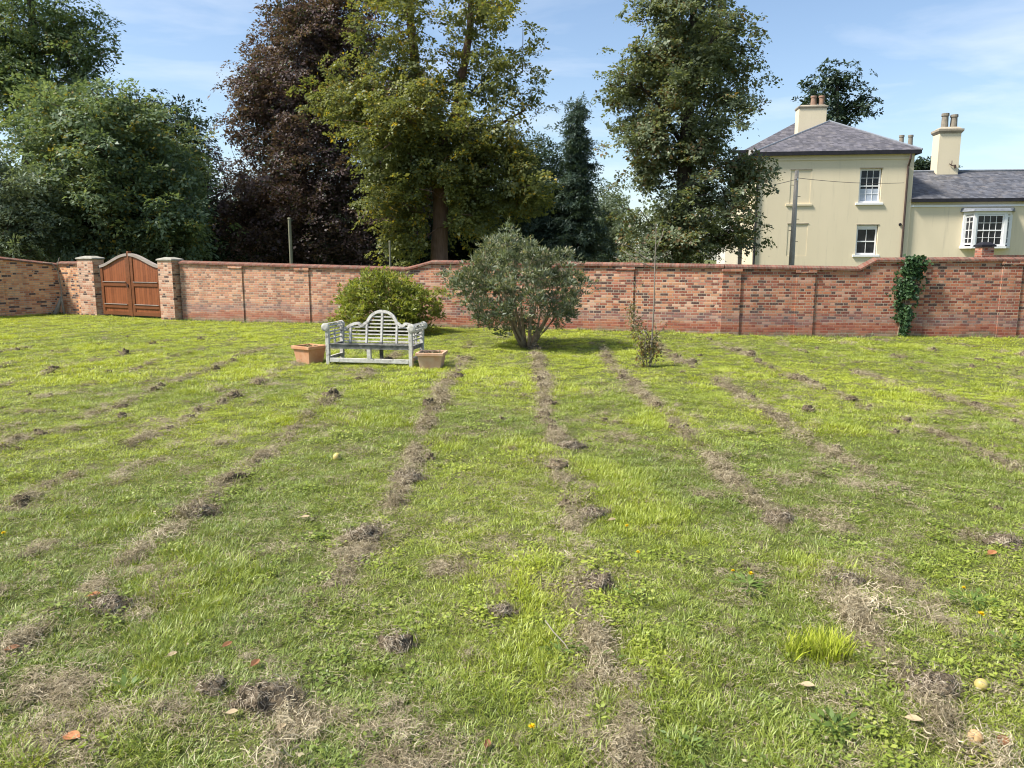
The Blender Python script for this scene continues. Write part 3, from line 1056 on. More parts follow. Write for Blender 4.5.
def make_tree(name, label, cat, D, base_px, lobes, trunks, leafmat, barkmat, n_att, n_sub, n_leaf, spread, L, Wd, seed,
              droop=.3, flat=.65, group='trees beyond the garden wall', rtip=.014, expo=.46, rmax=.35, power=.42, gap=(1.1, -.08),
              leafspread=.42, clear=None, crown='crown'):
    n_leaf = int(n_leaf * 1.9); L = L * .76; Wd = Wd * .76
    r = np.random.default_rng(seed)
    b = pt(base_px, 262, D); base = np.array([b[0], D, 0.0])
    root = empty(name, tuple(base))
    tag(root, label, cat, group)
    lob = lobes_px(D, lobes)
    A = ell_points(lob, n_att, r, power, gap) - base
    A = A[A[:, 2] > .25]
    mb = MB(); nodes = []
    for (pp, r0, r1) in trunks:        # polylines of (px, py) or None for the foot
        pts_ = []
        for q in pp:
            pts_.append(np.zeros(3) + np.array([0, 0, -.1]) if q is None else pt(q[0], q[1], D + (q[2] if len(q) > 2 else 0)) - base)
        dense = []
        for a_, b_ in zip(pts_[:-1], pts_[1:]):
            m = max(2, int(np.linalg.norm(b_ - a_) / .8))
            for i in range(m): dense.append(a_ + (b_ - a_) * i / m + (r.normal(0, .04, 3) if dense else 0))
        dense.append(pts_[-1])
        rr = np.linspace(r0, r1, len(dense)); 
        if pp[0] is None: rr[0] *= 1.35
        mb.tube(dense, list(rr), 10)
        s0 = len(nodes)
        for i, p in enumerate(dense):
            if i / len(dense) > .22 or pp[0] is not None: nodes.append((p, -1))
    nt = len(nodes)
    P, par, tips, order = skeleton(nodes, A, r)
    branches(mb, P, par, nt, rtip, expo, rmax)
    mb.build('trunk', barkmat, root, smooth=True)
    C = np.array([P[i] for i in tips])
    O = np.array([P[i] - P[par[i]] for i in tips]); O /= np.linalg.norm(O, axis=1)[:, None] + 1e-6
    Lp, Od, Ns, Ow = sprays(C, O, n_sub, n_leaf, spread, r, flat, droop, leafspread)
    n = len(Lp)
    Dv = Ow + Od * .3 + r.normal(0, .45, (n, 3)) + np.array([0, 0, -droop * .4])
    Nv = Ns + r.normal(0, .32, (n, 3))
    sz = np.clip(r.lognormal(-.05, .32, n), .45, 2.0)
    keep = Lp[:, 2] > .05
    if clear:       # the trunk stands free of leaves on its open side
        keep &= ~((np.abs(Lp[:, 0] - clear[0] * Lp[:, 2]) < clear[1]) & (Lp[:, 2] < clear[2]) & (Lp[:, 1] < .2))
    me = leaf_mesh('crown', Lp[keep], Dv[keep], Nv[keep], (L * sz)[keep], (Wd * sz)[keep])
    link_mesh(crown, me, leafmat, root)
    return root


LF = {}
LF['green'] = mat_leaf('fresh_tree_leaves', [(.034, .052, .028), (.066, .092, .046), (.108, .136, .074)], (.24, .20, .04), .05, .35, gain=2.25)
LF['mid'] = mat_leaf('mid_green_leaves', [(.032, .050, .024), (.060, .086, .037), (.100, .126, .060)], (.16, .13, .05), .05, .35, gain=2.25)
LF['greygreen'] = mat_leaf('grey_green_leaves', [(.045, .065, .038), (.085, .11, .065), (.13, .155, .10)], None, 0, .3, .1, gain=1.85)
LF['copper'] = mat_leaf('copper_beech_leaves', [(.026, .017, .018), (.050, .033, .030), (.088, .064, .050)], (.06, .075, .03), .12, .25, .07, gain=2.4)
LF['yellow'] = mat_leaf('yellowing_leaves', [(.062, .078, .028), (.130, .148, .050), (.205, .212, .078)], (.38, .28, .035), .06, .4, gain=1.35)
LF['dark'] = mat_leaf('dark_evergreen_leaves', [(.010, .018, .012), (.022, .036, .022), (.042, .060, .034)], None, 0, .2, .06, gain=2.0)
LF['needle'] = mat_leaf('blue_green_needles', [(.014, .026, .019), (.030, .048, .033), (.055, .076, .048)], None, 0, .2, .07, gain=1.85)
LF['lime'] = mat_leaf('lime_tree_leaves', [(.036, .048, .028), (.070, .086, .046), (.118, .132, .078)], (.17, .115, .045), .10, .35, .09, gain=2.25)
LF['bush'] = mat_leaf('rhododendron_leaves', [(.09, .12, .022), (.20, .235, .045), (.34, .36, .08)], (.22, .17, .08), .07, .35, .08, scale=1.6, gain=1.15)
LF['silver'] = mat_leaf('silvery_shrub_leaves', [(.085, .115, .06), (.17, .205, .12), (.35, .37, .27)], (.33, .30, .20), .06, .3, .08, scale=1.6, gain=0.9)
LF['sap'] = mat_leaf('withered_sapling_leaves', [(.09, .10, .045), (.17, .15, .08), (.28, .23, .14)], (.30, .17, .07), .15, .3, .05, scale=3, gain=1.2)
LF['ivy'] = mat_leaf('ivy_leaves', [(.018, .045, .016), (.04, .085, .028), (.08, .13, .05)], None, 0, .2, .14, scale=3, gain=1.1)
LF['weed'] = mat_leaf('weed_leaves', [(.08, .13, .025), (.14, .21, .045), (.22, .29, .08)], None, 0, .3, .08, scale=4)

T = make_tree
# left group
T('tall_tree', 'tall green tree at the far left with bare trunk showing below its airy top', 'tree', 39, 28,
  [(15, 45, 58, 55, 0, 3.2, 3), (75, 40, 28, 40, 0, 2.2, 1.2), (45, 100, 60, 35, 0, 3, 1.6), (-40, 60, 60, 70, 0, 3, 1.5), (20, -50, 60, 60, 0, 3, 1.5)],
  [([None, (30, 180), (33, 90), (32, 20), (28, -60)], .5, .08)], LF['mid'], M['bark_dark'], 260, 5, 26, .62, .20, .11, 101, droop=.6, power=.6)
T('broad_tree', 'broad dense green tree leaning over the wall by the wooden gate', 'tree', 34, 95,
  [(110, 165, 80, 70, 0, 4, 4), (150, 200, 50, 60, -.5, 3, 2), (70, 120, 50, 40, 0.5, 3, 1.2), (60, 220, 60, 45, 0, 3, 1.6), (130, 130, 45, 40, 0, 3, 1.2), (105, 235, 70, 35, -1, 2.5, 1.2), (172, 225, 26, 34, -1, 1.8, .6)],
  [([None, (95, 230), (100, 150)], .42, .15)], LF['green'], M['bark'], 520, 6, 26, .52, .20, .11, 102, droop=.6, flat=.4, gap=(1.0, -.2))
T('grey_green_tree', 'small grey-green tree behind the short side wall, at the left edge', 'tree', 30, 8,
  [(5, 205, 45, 48, 0, 1.8, 2), (30, 232, 30, 30, 0, 1.5, 1), (-45, 190, 50, 60, 0, 2, 1.6)],
  [([None, (5, 230), (8, 180)], .22, .06)], LF['greygreen'], M['bark'], 200, 5, 24, .36, .16, .07, 103, droop=.4)
T('dark_tree', 'dark bluish tree tops showing behind the broad green tree', 'tree', 47, 172,
  [(160, 135, 36, 34, 0, 2.5, 1.6), (182, 160, 22, 35, 0, 2, 1), (165, 210, 50, 60, 0, 3, 2)],
  [([None, (165, 160), (166, 110)], .4, .08)], LF['dark'], M['bark_dark'], 200, 5, 24, .6, .22, .12, 104)
T('small_tree', 'mid green tree with upright twiggy top between gate and copper beech', 'tree', 42, 190,
  [(186, 190, 12, 40, 0, 1.4, 1.4), (178, 225, 24, 34, 0, 2, 1.4)],
  [([None, (189, 220), (191, 160)], .2, .04)], LF['mid'], M['bark_dark'], 120, 5, 24, .42, .20, .10, 105, droop=-.2)
# copper beech
T('copper_beech', 'tall copper beech with purple-brown crown and dark skirts', 'tree', 46, 380,
  [(312, 48, 54, 42, 0, 4, 3), (304, 105, 62, 52, 0, 4.5, 3), (268, 100, 26, 32, 0, 2.6, .8), (296, 165, 70, 52, -1, 5, 3.0), (266, 215, 44, 46, -1, 4, 2), (340, 215, 75, 42, -.5, 5, 2.3),
   (390, 140, 50, 90, 0, 5, 2.2), (315, 12, 26, 18, 0, 2.2, .9), (350, -20, 40, 40, 0, 3, .9)],
  [([None, (378, 180), (350, 90), (330, 20)], .75, .12)], LF['copper'], M['bark_dark'], 760, 6, 28, .60, .19, .12, 106, droop=.7, flat=.6, gap=(.9, -.2))
T('evergreen_tree', 'low blue-dark evergreen at the foot of the copper beech, nearest the gate', 'tree', 50, 218,
  [(216, 232, 24, 36, 0, 2.4, 2), (240, 242, 44, 30, 0, 3, 1.5)], [([None, (216, 230), (216, 190)], .3, .06)], LF['dark'], M['bark_dark'], 170, 5, 26, .6, .24, .13, 107)
T('evergreen_tree', 'dark evergreen mass behind the trunk of the copper beech', 'tree', 54, 300,
  [(300, 230, 60, 36, 0, 3, 2), (355, 235, 50, 34, 0, 3, 2), (410, 215, 40, 50, 0, 3, 1.4)], [([None, (310, 235), (310, 200)], .35, .08)], LF['dark'], M['bark_dark'], 420, 5, 26, .62, .26, .15, 108, gap=None)
T('evergreen_tree', 'dark evergreen standing far behind the trunk of the yellowing tree', 'tree', 60, 455,
  [(450, 215, 44, 50, 0, 3, 2), (490, 225, 44, 44, 0, 3, 2), (420, 235, 40, 34, 0, 3, 1.4)], [([None, (455, 235), (455, 195)], .35, .08)], LF['dark'], M['bark_dark'], 330, 5, 26, .66, .28, .16, 120, gap=None)
T('evergreen_tree', 'low dark evergreen far behind between copper beech and broad green tree', 'tree', 62, 250,
  [(230, 238, 40, 30, 0, 3, 2), (270, 232, 44, 36, 0, 3, 2), (190, 240, 34, 28, 0, 3, 1.4)], [([None, (250, 240), (250, 215)], .3, .08)], LF['dark'], M['bark_dark'], 300, 5, 26, .66, .28, .16, 121, gap=None)
# yellowing tree
T('yellowing_tree', 'large yellow-green tree with two tall ivy-clad stems above its crown', 'tree', 31, 440,
  [(400, 115, 62, 50, -.6, 3, 3), (435, 150, 70, 55, -.8, 3.2, 3), (340, 92, 36, 20, -.5, 1.4, .7), (500, 165, 46, 38, -.3, 2.2, 1.5), (522, 190, 27, 22, -.3, 1.4, .6), (400, 190, 36, 45, -.8, 1.6, 1.1), (470, 205, 50, 32, -.5, 2, 1),
   (380, 30, 34, 40, 0, 2.2, .45), (415, 50, 16, 70, 0, 1.2, .5), (467, 40, 20, 70, 0, 1.4, .6), (490, 40, 40, 62, 0, 2.2, .42), (505, 95, 36, 42, 0, 2, .5), (405, 235, 22, 26, -.8, 1, .35), (430, -40, 60, 40, 0, 2.5, .4)],
  [([None, (440, 225), (437, 170), (420, 110), (414, 50), (408, -30)], .42, .10), ([(437, 170), (455, 110), (466, 60), (472, -5), (474, -50)], .24, .07),
   ([(437, 175), (395, 100), (350, 82), (312, 92)], .12, .03), ([(445, 170), (490, 130), (525, 110)], .10, .03)], LF['yellow'], M['bark_red'], 430, 6, 28, .40, .145, .095, 109, droop=.4, power=.5, clear=(0, .42, 4.6))
# centre dark trees and pointed conifer
T('round_evergreen', 'dark round-topped evergreen left of the pointed conifer', 'tree', 52, 535,
  [(537, 175, 26, 42, 0, 2.4, 1.6), (520, 215, 40, 45, 0, 3, 2), (552, 225, 34, 42, 0, 2.6, 1.6)], [([None, (537, 220), (538, 150)], .35, .06)], LF['needle'], M['bark_dark'], 230, 5, 26, .55, .22, .10, 110, droop=.1)
T('pointed_conifer', 'tall dark conifer rising to a thin pointed top', 'tree', 50, 577,
  [(577 + 3 * math.sin(i * 2.1), 106 + i * 9.2, 3.5 + i * 1.75, 9, 0, .35 + i * .14, .25 + (i / 16) ** 1.4 * 2) for i in range(17)],
  [([None, (578, 200), (577, 103)], .35, .03)], LF['needle'], M['bark_dark'], 420, 5, 24, .33, .20, .07, 111, droop=.35, flat=.5, gap=None, power=.6)
T('low_evergreen', 'low blue-green trees just above the wall, between conifer and tall lime', 'tree', 56, 606,
  [(606, 220, 18, 34, 0, 2, 1), (618, 238, 24, 26, 0, 2.2, 1)], [([None, (608, 235), (608, 205)], .2, .05)], LF['greygreen'], M['bark_dark'], 110, 5, 24, .5, .20, .10, 112)
# right tall lime
T('tall_lime_tree', 'tall grey-green lime tree standing left of the cream house', 'tree', 29, 682,
  [(680, 40, 54, 55, 0, 2.6, 3), (690, 110, 54, 60, 0, 2.8, 3), (644, 70, 32, 34, 0, 1.8, .9), (636, 132, 28, 24, 0, 1.5, .8), (690, 180, 54, 48, 0, 2.4, 2.2), (725, 215, 38, 32, -.4, 1.8, 1.1), (650, 232, 45, 26, -.4, 2, 1.2), (745, 170, 16, 30, -.3, 1, .35), (620, 90, 16, 12, 0, 1, .2), (690, -40, 60, 45, 0, 2.6, 1.4), (745, 40, 22, 40, 0, 1.4, .5), (688, 240, 36, 20, 0, 1.4, .6)],
  [([None, (684, 200), (688, 120), (692, 40), (694, -50)], .40, .08), ([(686, 150), (655, 95), (625, 82)], .10, .03), ([(686, 170), (650, 140), (620, 130)], .08, .02)],
  LF['lime'], M['bark_dark'], 400, 6, 26, .38, .135, .098, 113, droop=.3, power=.5, gap=(.9, .07))
T('far_tree', 'dark airy tree rising behind the roof of the cream house', 'tree', 62, 838,
  [(836, 76, 20, 14, 0, 1.8, 1.0), (817, 92, 14, 16, 0, 1.6, .7), (856, 102, 16, 18, 0, 1.6, .9), (838, 112, 28, 18, 0, 2.2, 1.1), (835, 150, 36, 34, 0, 3, 1)],
  [([None, (838, 140), (837, 85)], .4, .10)], LF['dark'], M['bark_dark'], 105, 4, 16, .42, .26, .16, 114, power=.6, gap=(.7, .05))
T('far_bush', 'small tree top peeping over the low roof beside the stout chimney', 'tree', 60, 922,
  [(921, 168, 10, 9, 0, 1, 1), (930, 185, 30, 18, 0, 2, 1)], [([None, (921, 190), (921, 165)], .15, .03)], LF['dark'], M['bark_dark'], 50, 4, 20, .45, .25, .14, 115)


# ------------------------------------------------------------------ brick walls
def seg_frame(P0, P1):
    d = P1 - P0
    return float(np.linalg.norm(d[:2])), math.atan2(d[1], d[0])


def s_at(P0, P1, px):
    """distance along P0-P1 seen at column px (near the horizon)"""
    d = (P1 - P0)[:2]; d = d / np.linalg.norm(d)
    q = ray(px, 290); q = q[:2]
    A_ = np.array([[q[0], -d[0]], [q[1], -d[1]]])
    return float(np.linalg.solve(A_, P0[:2])[1])


def z_at(P0, P1, px, py):
    s = s_at(P0, P1, px)
    d = (P1 - P0)[:2]; d = d / np.linalg.norm(d)
    Y = P0[1] + d[1] * s
    return float(pt(px, py, Y)[2])


TH = .34
COPH = .105


def wall_section(parent, org, P0, P1, tops, mat, pil=(), name='wall_section', cap_mat=None, ends=(0, 0)):
    """tops: list of (s, z of coping top). front face looks to the camera (local -y)"""
    ln, ang = seg_frame(P0, P1)
    b = MB()
    vs = []
    for s, z in tops:
        zt = z - COPH
        vs += [(s, 0, -.15), (s, 0, zt), (s, TH, zt), (s, TH, -.15)]
    fs = []
    for i in range(len(tops) - 1):
        o, q = i * 4, i * 4 + 4
        fs += [(o, q, q + 1, o + 1), (o + 1, q + 1, q + 2, o + 2), (o + 2, q + 2, q + 3, o + 3)]
    fs += [(0, 1, 2, 3), (len(vs) - 1, len(vs) - 2, len(vs) - 3, len(vs) - 4)]
    b.add(vs, fs)
    w = b.build(name, mat, parent)
    w.location = tuple(P0 - org)
    w.rotation_euler = (0, 0, ang)
    c = MB()
    vs, fs = [], []
    ov = .055
    prof = [(-ov, .004), (-ov, .05), (TH * .5 - .05, COPH), (TH * .5 + .05, COPH), (TH + ov, .05), (TH + ov, .004)]
    for s, z in tops:
        for (y, h) in prof: vs.append((s, y, z - COPH + h))
    m = len(prof)
    for i in range(len(tops) - 1):
        for k_ in range(m):
            k2 = (k_ + 1) % m
            fs.append((i * m + k_, i * m + k2, (i + 1) * m + k2, (i + 1) * m + k_))
    fs.append(tuple(range(m))); fs.append(tuple((len(tops) - 1) * m + k_ for k_ in range(m - 1, -1, -1)))
    c.add(vs, fs)
    c.build('coping', M['coping'], w)
    zs = np.array([t_[0] for t_ in tops]); zv = np.array([t_[1] for t_ in tops])
    for s in pil:
        hw = .225
        zt = float(min(np.interp(s - hw, zs, zv), np.interp(s + hw, zs, zv))) - COPH
        p = MB()
        p.box(s - hw, s + hw, -.032, .02, -.15, zt - .075)
        p.box(s - hw - .025, s + hw + .025, -.062, .02, zt - .073, zt - .004)
        p.build('pilaster', mat, w)
    return w


def tops_from(P0, P1, L):
    return [(s_at(P0, P1, px), z_at(P0, P1, px, py)) for px, py in L]


wl = empty('garden_wall', tuple(PIER))
tag(wl, 'long red brick garden wall with coping that steps up in two places', 'wall')
pier_w = .62
dmain = (BEND - PIER)[:2] / np.linalg.norm((BEND - PIER)[:2])
P0 = PIER
tp = tops_from(P0, BEND, [(181, 260.5), (300, 264), (406, 267), (418, 264), (432, 260), (560, 261.5), (723, 264)])
wall_section(wl, PIER, P0, BEND, tp, M['brick_lit_end'], [s_at(P0, BEND, p) for p in (237, 303, 387, 470, 548, 625)])
tp.append((tp[-1][0] + .012, tp[-1][1]))
tp2 = [(-.03, tp[-1][1] - .003)] + tops_from(BEND, REND, [(800, 265.5), (858, 266.5), (866, 262), (874, 257.5), (960, 257), (1022, 257)]) + [(float(np.linalg.norm((REND - BEND)[:2])), 1.98)]
wall_section(wl, PIER, BEND, REND, tp2, M['brick'], [0.15] + [s_at(BEND, REND, p) for p in (805, 915, 1010)])

ws = empty('side_wall', tuple(CORNER))
tag(ws, 'short orange brick side wall running out of the picture beside the gate', 'wall')
sl_ = float(np.linalg.norm((CORNER - LEFT_END)[:2]))
s0 = s_at(LEFT_END, CORNER, 0)
wall_section(ws, CORNER, LEFT_END, CORNER, [(0, 2.35), (s0 - .5, z_at(LEFT_END, CORNER, 0, 255.5) + .05), (s0, z_at(LEFT_END, CORNER, 0, 256)), (sl_, z_at(LEFT_END, CORNER, 61, 263))], M['brick_orange'], [s0 - .1, s0 - 3.2])
# piece of wall between the corner and the left gate pier
sA, sB = s_at(CORNER, PIER, 62), s_at(CORNER, PIER, 82)
wall_section(ws, CORNER, CORNER, PIER, [(0.0, 1.82), (sB, 1.82)], M['brick_orange'])


def gate_pier(name, px0, px1, ytop, label):
    a, b_ = s_at(CORNER, PIER, px0), s_at(CORNER, PIER, px1)
    ln, ang = seg_frame(CORNER, PIER)
    d = (PIER - CORNER)[:2] / ln
    mid = (a + b_) / 2; hw = (b_ - a) / 2
    o = CORNER[:2] + d * mid
    root = empty(name, (o[0], o[1], 0), ang)
    tag(root, label, 'gate pier', 'brick gate piers')
    zt = float(pt((px0 + px1) / 2, ytop, o[1])[2])
    MB().box(-hw, hw, -.10, .32, -.15, zt).build('shaft', M['brick_pale'], root)
    c = MB()
    e = .04
    c.box(-hw - e, hw + e, -.10 - e, .32 + e, zt + .002, zt + .055)
    c.frustum(-hw - e, hw + e, -.10 - e, .32 + e, zt + .055, -hw * .35, hw * .35, .02, .20, zt + .12)
    c.build('capstone', M['stone'], root, bevel=.025)
    return root


gate_pier('gate_pier', 82, 97.5, 259.5, 'pale brick gate pier with rounded stone cap, nearest the side wall')
gate_pier('gate_pier', 162, 176, 261, 'pale brick gate pier with stone cap where the long wall begins')

# gate
ga, gb = s_at(CORNER, PIER, 101.5), s_at(CORNER, PIER, 161)
ln, ang = seg_frame(CORNER, PIER)
d = (PIER - CORNER)[:2] / ln
go_ = CORNER[:2] + d * ga
gate = empty('wooden_gate', (go_[0] + .05 * math.sin(ang), go_[1] - .05 * math.cos(ang), 0), ang)
tag(gate, 'brown double wooden gate with arched tops between brick piers', 'gate')
gw = gb - ga
Yg = go_[1]
zc = float(pt(131, 254.5, Yg - .4)[2]); ze = float(pt(104, 266, Yg)[2])


def ogee(f):           # 0 at the pier .. 1 at the meeting stile
    return ze + (zc - ze) * (3 * f * f - 2 * f ** 3) ** .85


for side in (0, 1):
    leaf = MB()
    n = 24
    half = gw / 2 - .05
    X = lambda f: (f * half + .012) if side == 0 else (gw - f * half - .012)
    # board panel under the curved top
    vs, fs = [], []
    for i in range(n + 1):
        f = i / n
        z = ogee(f) - .06
        vs += [(X(f), .07, .13), (X(f), .07, z), (X(f), .11, z), (X(f), .11, .13)]
    for i in range(n):
        o, q = i * 4, i * 4 + 4
        for k_ in range(4):
            k2 = (k_ + 1) % 4
            fs.append((o + k_, q + k_, q + k2, o + k2) if side == 0 else (o + k2, q + k2, q + k_, o + k_))
    leaf.add(vs, fs)
    lf = leaf.build('gate_leaf', M['gate_board'], gate)
    fm = MB()
    for f0, f1 in ((0, .085), (.90, 1.0)):
        x0, x1 = sorted((X(f0), X(f1)))
        fm.box(x0, x1, .045, .135, .06, min(ogee(f0), ogee(f1)) - .05)
    xa, xb = sorted((X(.087), X(.898)))
    for zz0, zz1 in ((.30, .42), (1.02, 1.15)):
        fm.box(xa, xb, .04, .132, zz0, zz1)
    fm.build('frame', M['gate_frame'], lf, bevel=.006)
    for zz_ in (.42, 1.15):
        MB().box(xa, xb, .018, .04, zz_, zz_ + .02).build('rail_moulding', M['gate_top'], lf)
    cr_ = MB()
    cr_.ribbon([(X(i / n), ogee(i / n) - .01) for i in range(n + 1)], .085, .02, .15)
    cr_.build('top_rail', M['gate_top'], lf)
    kb = MB()
    kb.box(xa, xb, .05, .125, .07, .19)
    kb.build('kick_board', M['gate_frame'], lf)
ms = MB()
ms.box(gw / 2 - .05, gw / 2 + .05, .03, .15, .04, zc + .10)
ms.build('meeting_stile', M['gate_frame'], gate, bevel=.01)
lt = MB(); lt.box(gw / 2 - .10, gw / 2 - .055, .0, .028, .98, 1.10); lt.build('latch', M['iron'], gate)

# old stem in the corner of the walls
st = empty('dead_climber', (CORNER[0] + .12, CORNER[1] - .25, 0))
tag(st, 'grey dead climber stump in the corner of the side wall', 'dead plant')
mb = MB()
mb.tube([(-.12, -.15, -.03), (-.02, -.05, .35), (.06, 0, .62)], [.10, .06, .03], 7)
mb.tube([(.18, -.1, -.03), (.10, -.04, .4), (.08, 0, .9), (.02, .0, 1.5), (-.1, -.1, 1.75), (-.35, -.18, 1.78)], [.05, .04, .025, .022, .02, .01], 6)
mb.tube([(.02, 0, 1.5), (.1, -.12, 1.72), (.22, -.18, 1.95)], [.02, .018, .008], 5)
mb.build('stem', M['twig_pale'], st, smooth=True)

# brick post and coping behind the wall on the right
bp = pt(984, 255, 21.5)
po = empty('brick_post', (bp[0], bp[1], 0))
tag(po, 'small square brick post with dark cap behind the wall, below the bay window', 'post')
zt = float(pt(984, 247, 21.5)[2])
MB().box(-.165, .165, -.165, .165, 0, zt).build('shaft', M['brick'], po)
MB().box(-.2, .2, -.2, .2, zt + .003, zt + .06).frustum(-.18, .18, -.18, .18, zt + .06, -.09, .09, -.09, .09, zt + .13).build('cap', M['gutter'], po)
bw0, bw1 = pt(988, 256, 23.0), pt(1120, 256, 23.0)
bw_ = empty('back_wall', (bw0[0], bw0[1], 0))
tag(bw_, 'low brick wall with red coping just visible behind the long wall, at the right edge', 'wall')
z2 = float(pt(1010, 255, 23)[2])
MB().box(0, bw1[0] - bw0[0], 0, .3, 0, z2 - .1).build('masonry', M['brick'], bw_)
MB().box(-.02, bw1[0] - bw0[0], -.05, .35, z2 - .097, z2).build('coping', M['coping'], bw_)

# ivy climbing the wall
ln2, ang2 = seg_frame(BEND, REND)
si = s_at(BEND, REND, 905)
dB = (REND - BEND)[:2] / np.linalg.norm((REND - BEND)[:2])
iv = empty('ivy', (BEND[0] + dB[0] * si, BEND[1] + dB[1] * si, 0), ang2)
tag(iv, 'dark green ivy climbing the brick wall below the house downpipe', 'ivy')
r = np.random.default_rng(77)
n = 2000
zf = r.random(n) ** .75 * 1.98
cx = np.interp(zf, [0, .5, 1.0, 1.5, 2.0], [.0, .0, .0, .05, .15]); hw = np.interp(zf, [0, .3, .6, 1.0, 1.45, 1.75, 2.0], [.07, .12, .17, .25, .30, .26, .20])
lx = cx + r.normal(0, .5, n) * hw
gapm = np.array([mnoise.noise(Vector((a * 5, b * 4, 3.1))) > -.32 for a, b in zip(lx, zf)]) | (zf > 1.55)
dep = np.where((lx > .0) & (lx < .5), -.085, 0) - np.abs(r.normal(0, .035, n)) - .012 - (zf > 1.6) * np.abs(r.normal(0, .05, n)) - (zf > 1.75) * .06
P = np.stack([lx, dep, zf], 1)[gapm]
n = len(P)
Dv = r.normal(0, .5, (n, 3)) + np.array([0, -.3, -.6]); Nv = r.normal(0, .45, (n, 3)) + np.array([0, -1, .35])
link_mesh('foliage', leaf_mesh('foliage', P, Dv, Nv, r.uniform(.05, .10, n), r.uniform(.05, .09, n)), LF['ivy'], iv)
# leaves that hang over the coping
mb = MB()
for q in range(4):
    x_ = -.1 + .07 * q
    mb.tube([(x_, -.015, -.02), (x_ * .6 + .03, -.02, .6), (x_ + .1, -.02, 1.2), (x_ + .22, -.14 if x_ + .22 > .1 else -.02, 1.8)], [.018, .014, .012, .008], 5)
mb.build('stem', M['twig'], iv)

# ------------------------------------------------------------------ bench
FL, FR = at(330, 365), at(410, 367.3)
ang = math.atan2(FR[1] - FL[1], FR[0] - FL[0])
BL = float(np.linalg.norm((FR - FL)[:2])) + .05
mid = (FL + FR) / 2
bench = empty('garden_bench', (mid[0], mid[1], 0), ang)
tag(bench, 'weathered silvery wooden garden bench with arched scrolled back', 'bench')
hl = BL / 2
DEP = .60
ZS, ZA, ZT = .39, .70, .945
for sx_ in (-1, 1):
    MB().box(sx_ * hl - .034, sx_ * hl + .034, -.034, .034, -.02, ZA - .02).build('leg', M['teak'], bench, bevel=.008)
    MB().bar((sx_ * hl, DEP, -.02), (sx_ * hl, DEP + .05, ZA), .07, .07, (0, 1, 0)).build('leg', M['teak'], bench, bevel=.008)
    # arm: a slatted roll turned outwards, with a round boss at each end
    a = MB()
    cx_, cz_, rr = sx_ * (hl + .025), ZA - .01, .074
    for y0_, y1_ in ((-.05, -.012), (DEP + .035, DEP + .07)):
        nseg = 20
        vs = [(cx_ + rr * q * math.cos(2 * math.pi * k_ / nseg), yy, cz_ + rr * q * math.sin(2 * math.pi * k_ / nseg))
              for yy, q in ((y0_ - .008, .55), (y0_, .95), (y0_ + .006, 1.0), (y1_, 1.0)) for k_ in range(nseg)]
        fs = [(j * nseg + k_, j * nseg + (k_ + 1) % nseg, (j + 1) * nseg + (k_ + 1) % nseg, (j + 1) * nseg + k_) for j in range(3) for k_ in range(nseg)]
        fs += [tuple(range(nseg - 1, -1, -1)), tuple(range(3 * nseg, 4 * nseg))]
        a.add(vs, fs)
    for k_ in range(6):
        th_ = R(-50 + k_ * 50)
        px_, pz_ = cx_ + sx_ * .060 * math.cos(th_), cz_ + .060 * math.sin(th_)
        a.bar((px_, -.012, pz_), (px_, DEP + .035, pz_), .022, .012, (sx_ * math.cos(th_), 0, math.sin(th_)))
    for zz_ in (.47, .54, .60):
        a.bar((sx_ * hl, .03, zz_), (sx_ * hl, DEP, zz_), .02, .028)
    a.bar((sx_ * hl, DEP * .5, ZS), (sx_ * hl, DEP * .5, ZA - .07), .03, .03, (0, 1, 0))
    arm = a.build('armrest', M['teak'], bench)
    MB().bar((sx_ * hl, .03, .13), (sx_ * hl, DEP, .13), .045, .06).build('side_stretcher', M['teak'], bench)
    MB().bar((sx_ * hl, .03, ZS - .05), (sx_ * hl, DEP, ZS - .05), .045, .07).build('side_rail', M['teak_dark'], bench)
s = MB()
for i in range(7):
    y0 = -.045 + i * .09
    zf_, zr_ = ZS - .15 * max(y0, 0), ZS - .15 * (y0 + .072)
    s.bar((-hl + .045, y0 + .036, (zf_ + zr_) / 2), (hl - .045, y0 + .036, (zf_ + zr_) / 2), .07, .022, (0, .15, 1))
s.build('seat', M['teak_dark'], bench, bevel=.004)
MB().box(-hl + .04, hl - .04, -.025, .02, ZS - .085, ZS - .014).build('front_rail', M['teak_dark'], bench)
MB().box(-hl + .04, hl - .04, -.028, .022, .06, .135).build('stretcher', M['teak'], bench, bevel=.005)
MB().box(-.035, .035, -.03, .03, .136, ZS - .087).build('leg', M['teak'], bench)
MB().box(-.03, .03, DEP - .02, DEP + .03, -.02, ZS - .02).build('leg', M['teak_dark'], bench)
# back: arched rail with shoulders, posts and slats, leaning back a little
br = empty('backrest', (0, DEP + .01, ZS - .07)); br.parent = bench
br.rotation_euler = (-R(9), 0, 0)
zt0 = ZT - ZS + .07
ra = .30                                   # radius of the central arch
zsh = zt0 - ra                             # springing of the arch
path = []
for f in np.linspace(0, 1, 8):             # low convex shoulder from the rear post
    path.append((-hl + f * (hl - ra - .16), .24 + .155 * math.sin(f * math.pi / 2)))
for f in np.linspace(0, 1, 6)[1:]:
    path.append((-ra - .16 + f * .13, .395 - .045 * math.sin(f * math.pi) + (zsh + .07 - .395) * f * f))
for th_ in np.linspace(math.pi * .90, math.pi * .10, 19):
    path.append((ra * math.cos(th_), zsh + ra * math.sin(th_)))
left = path[:13]
path += [(-x_, z_) for x_, z_ in reversed(left)]
rail = MB(); rail.ribbon(path, .052, -.026, .026)
rail.build('top_rail', M['teak'], br)
pa = np.array(path)


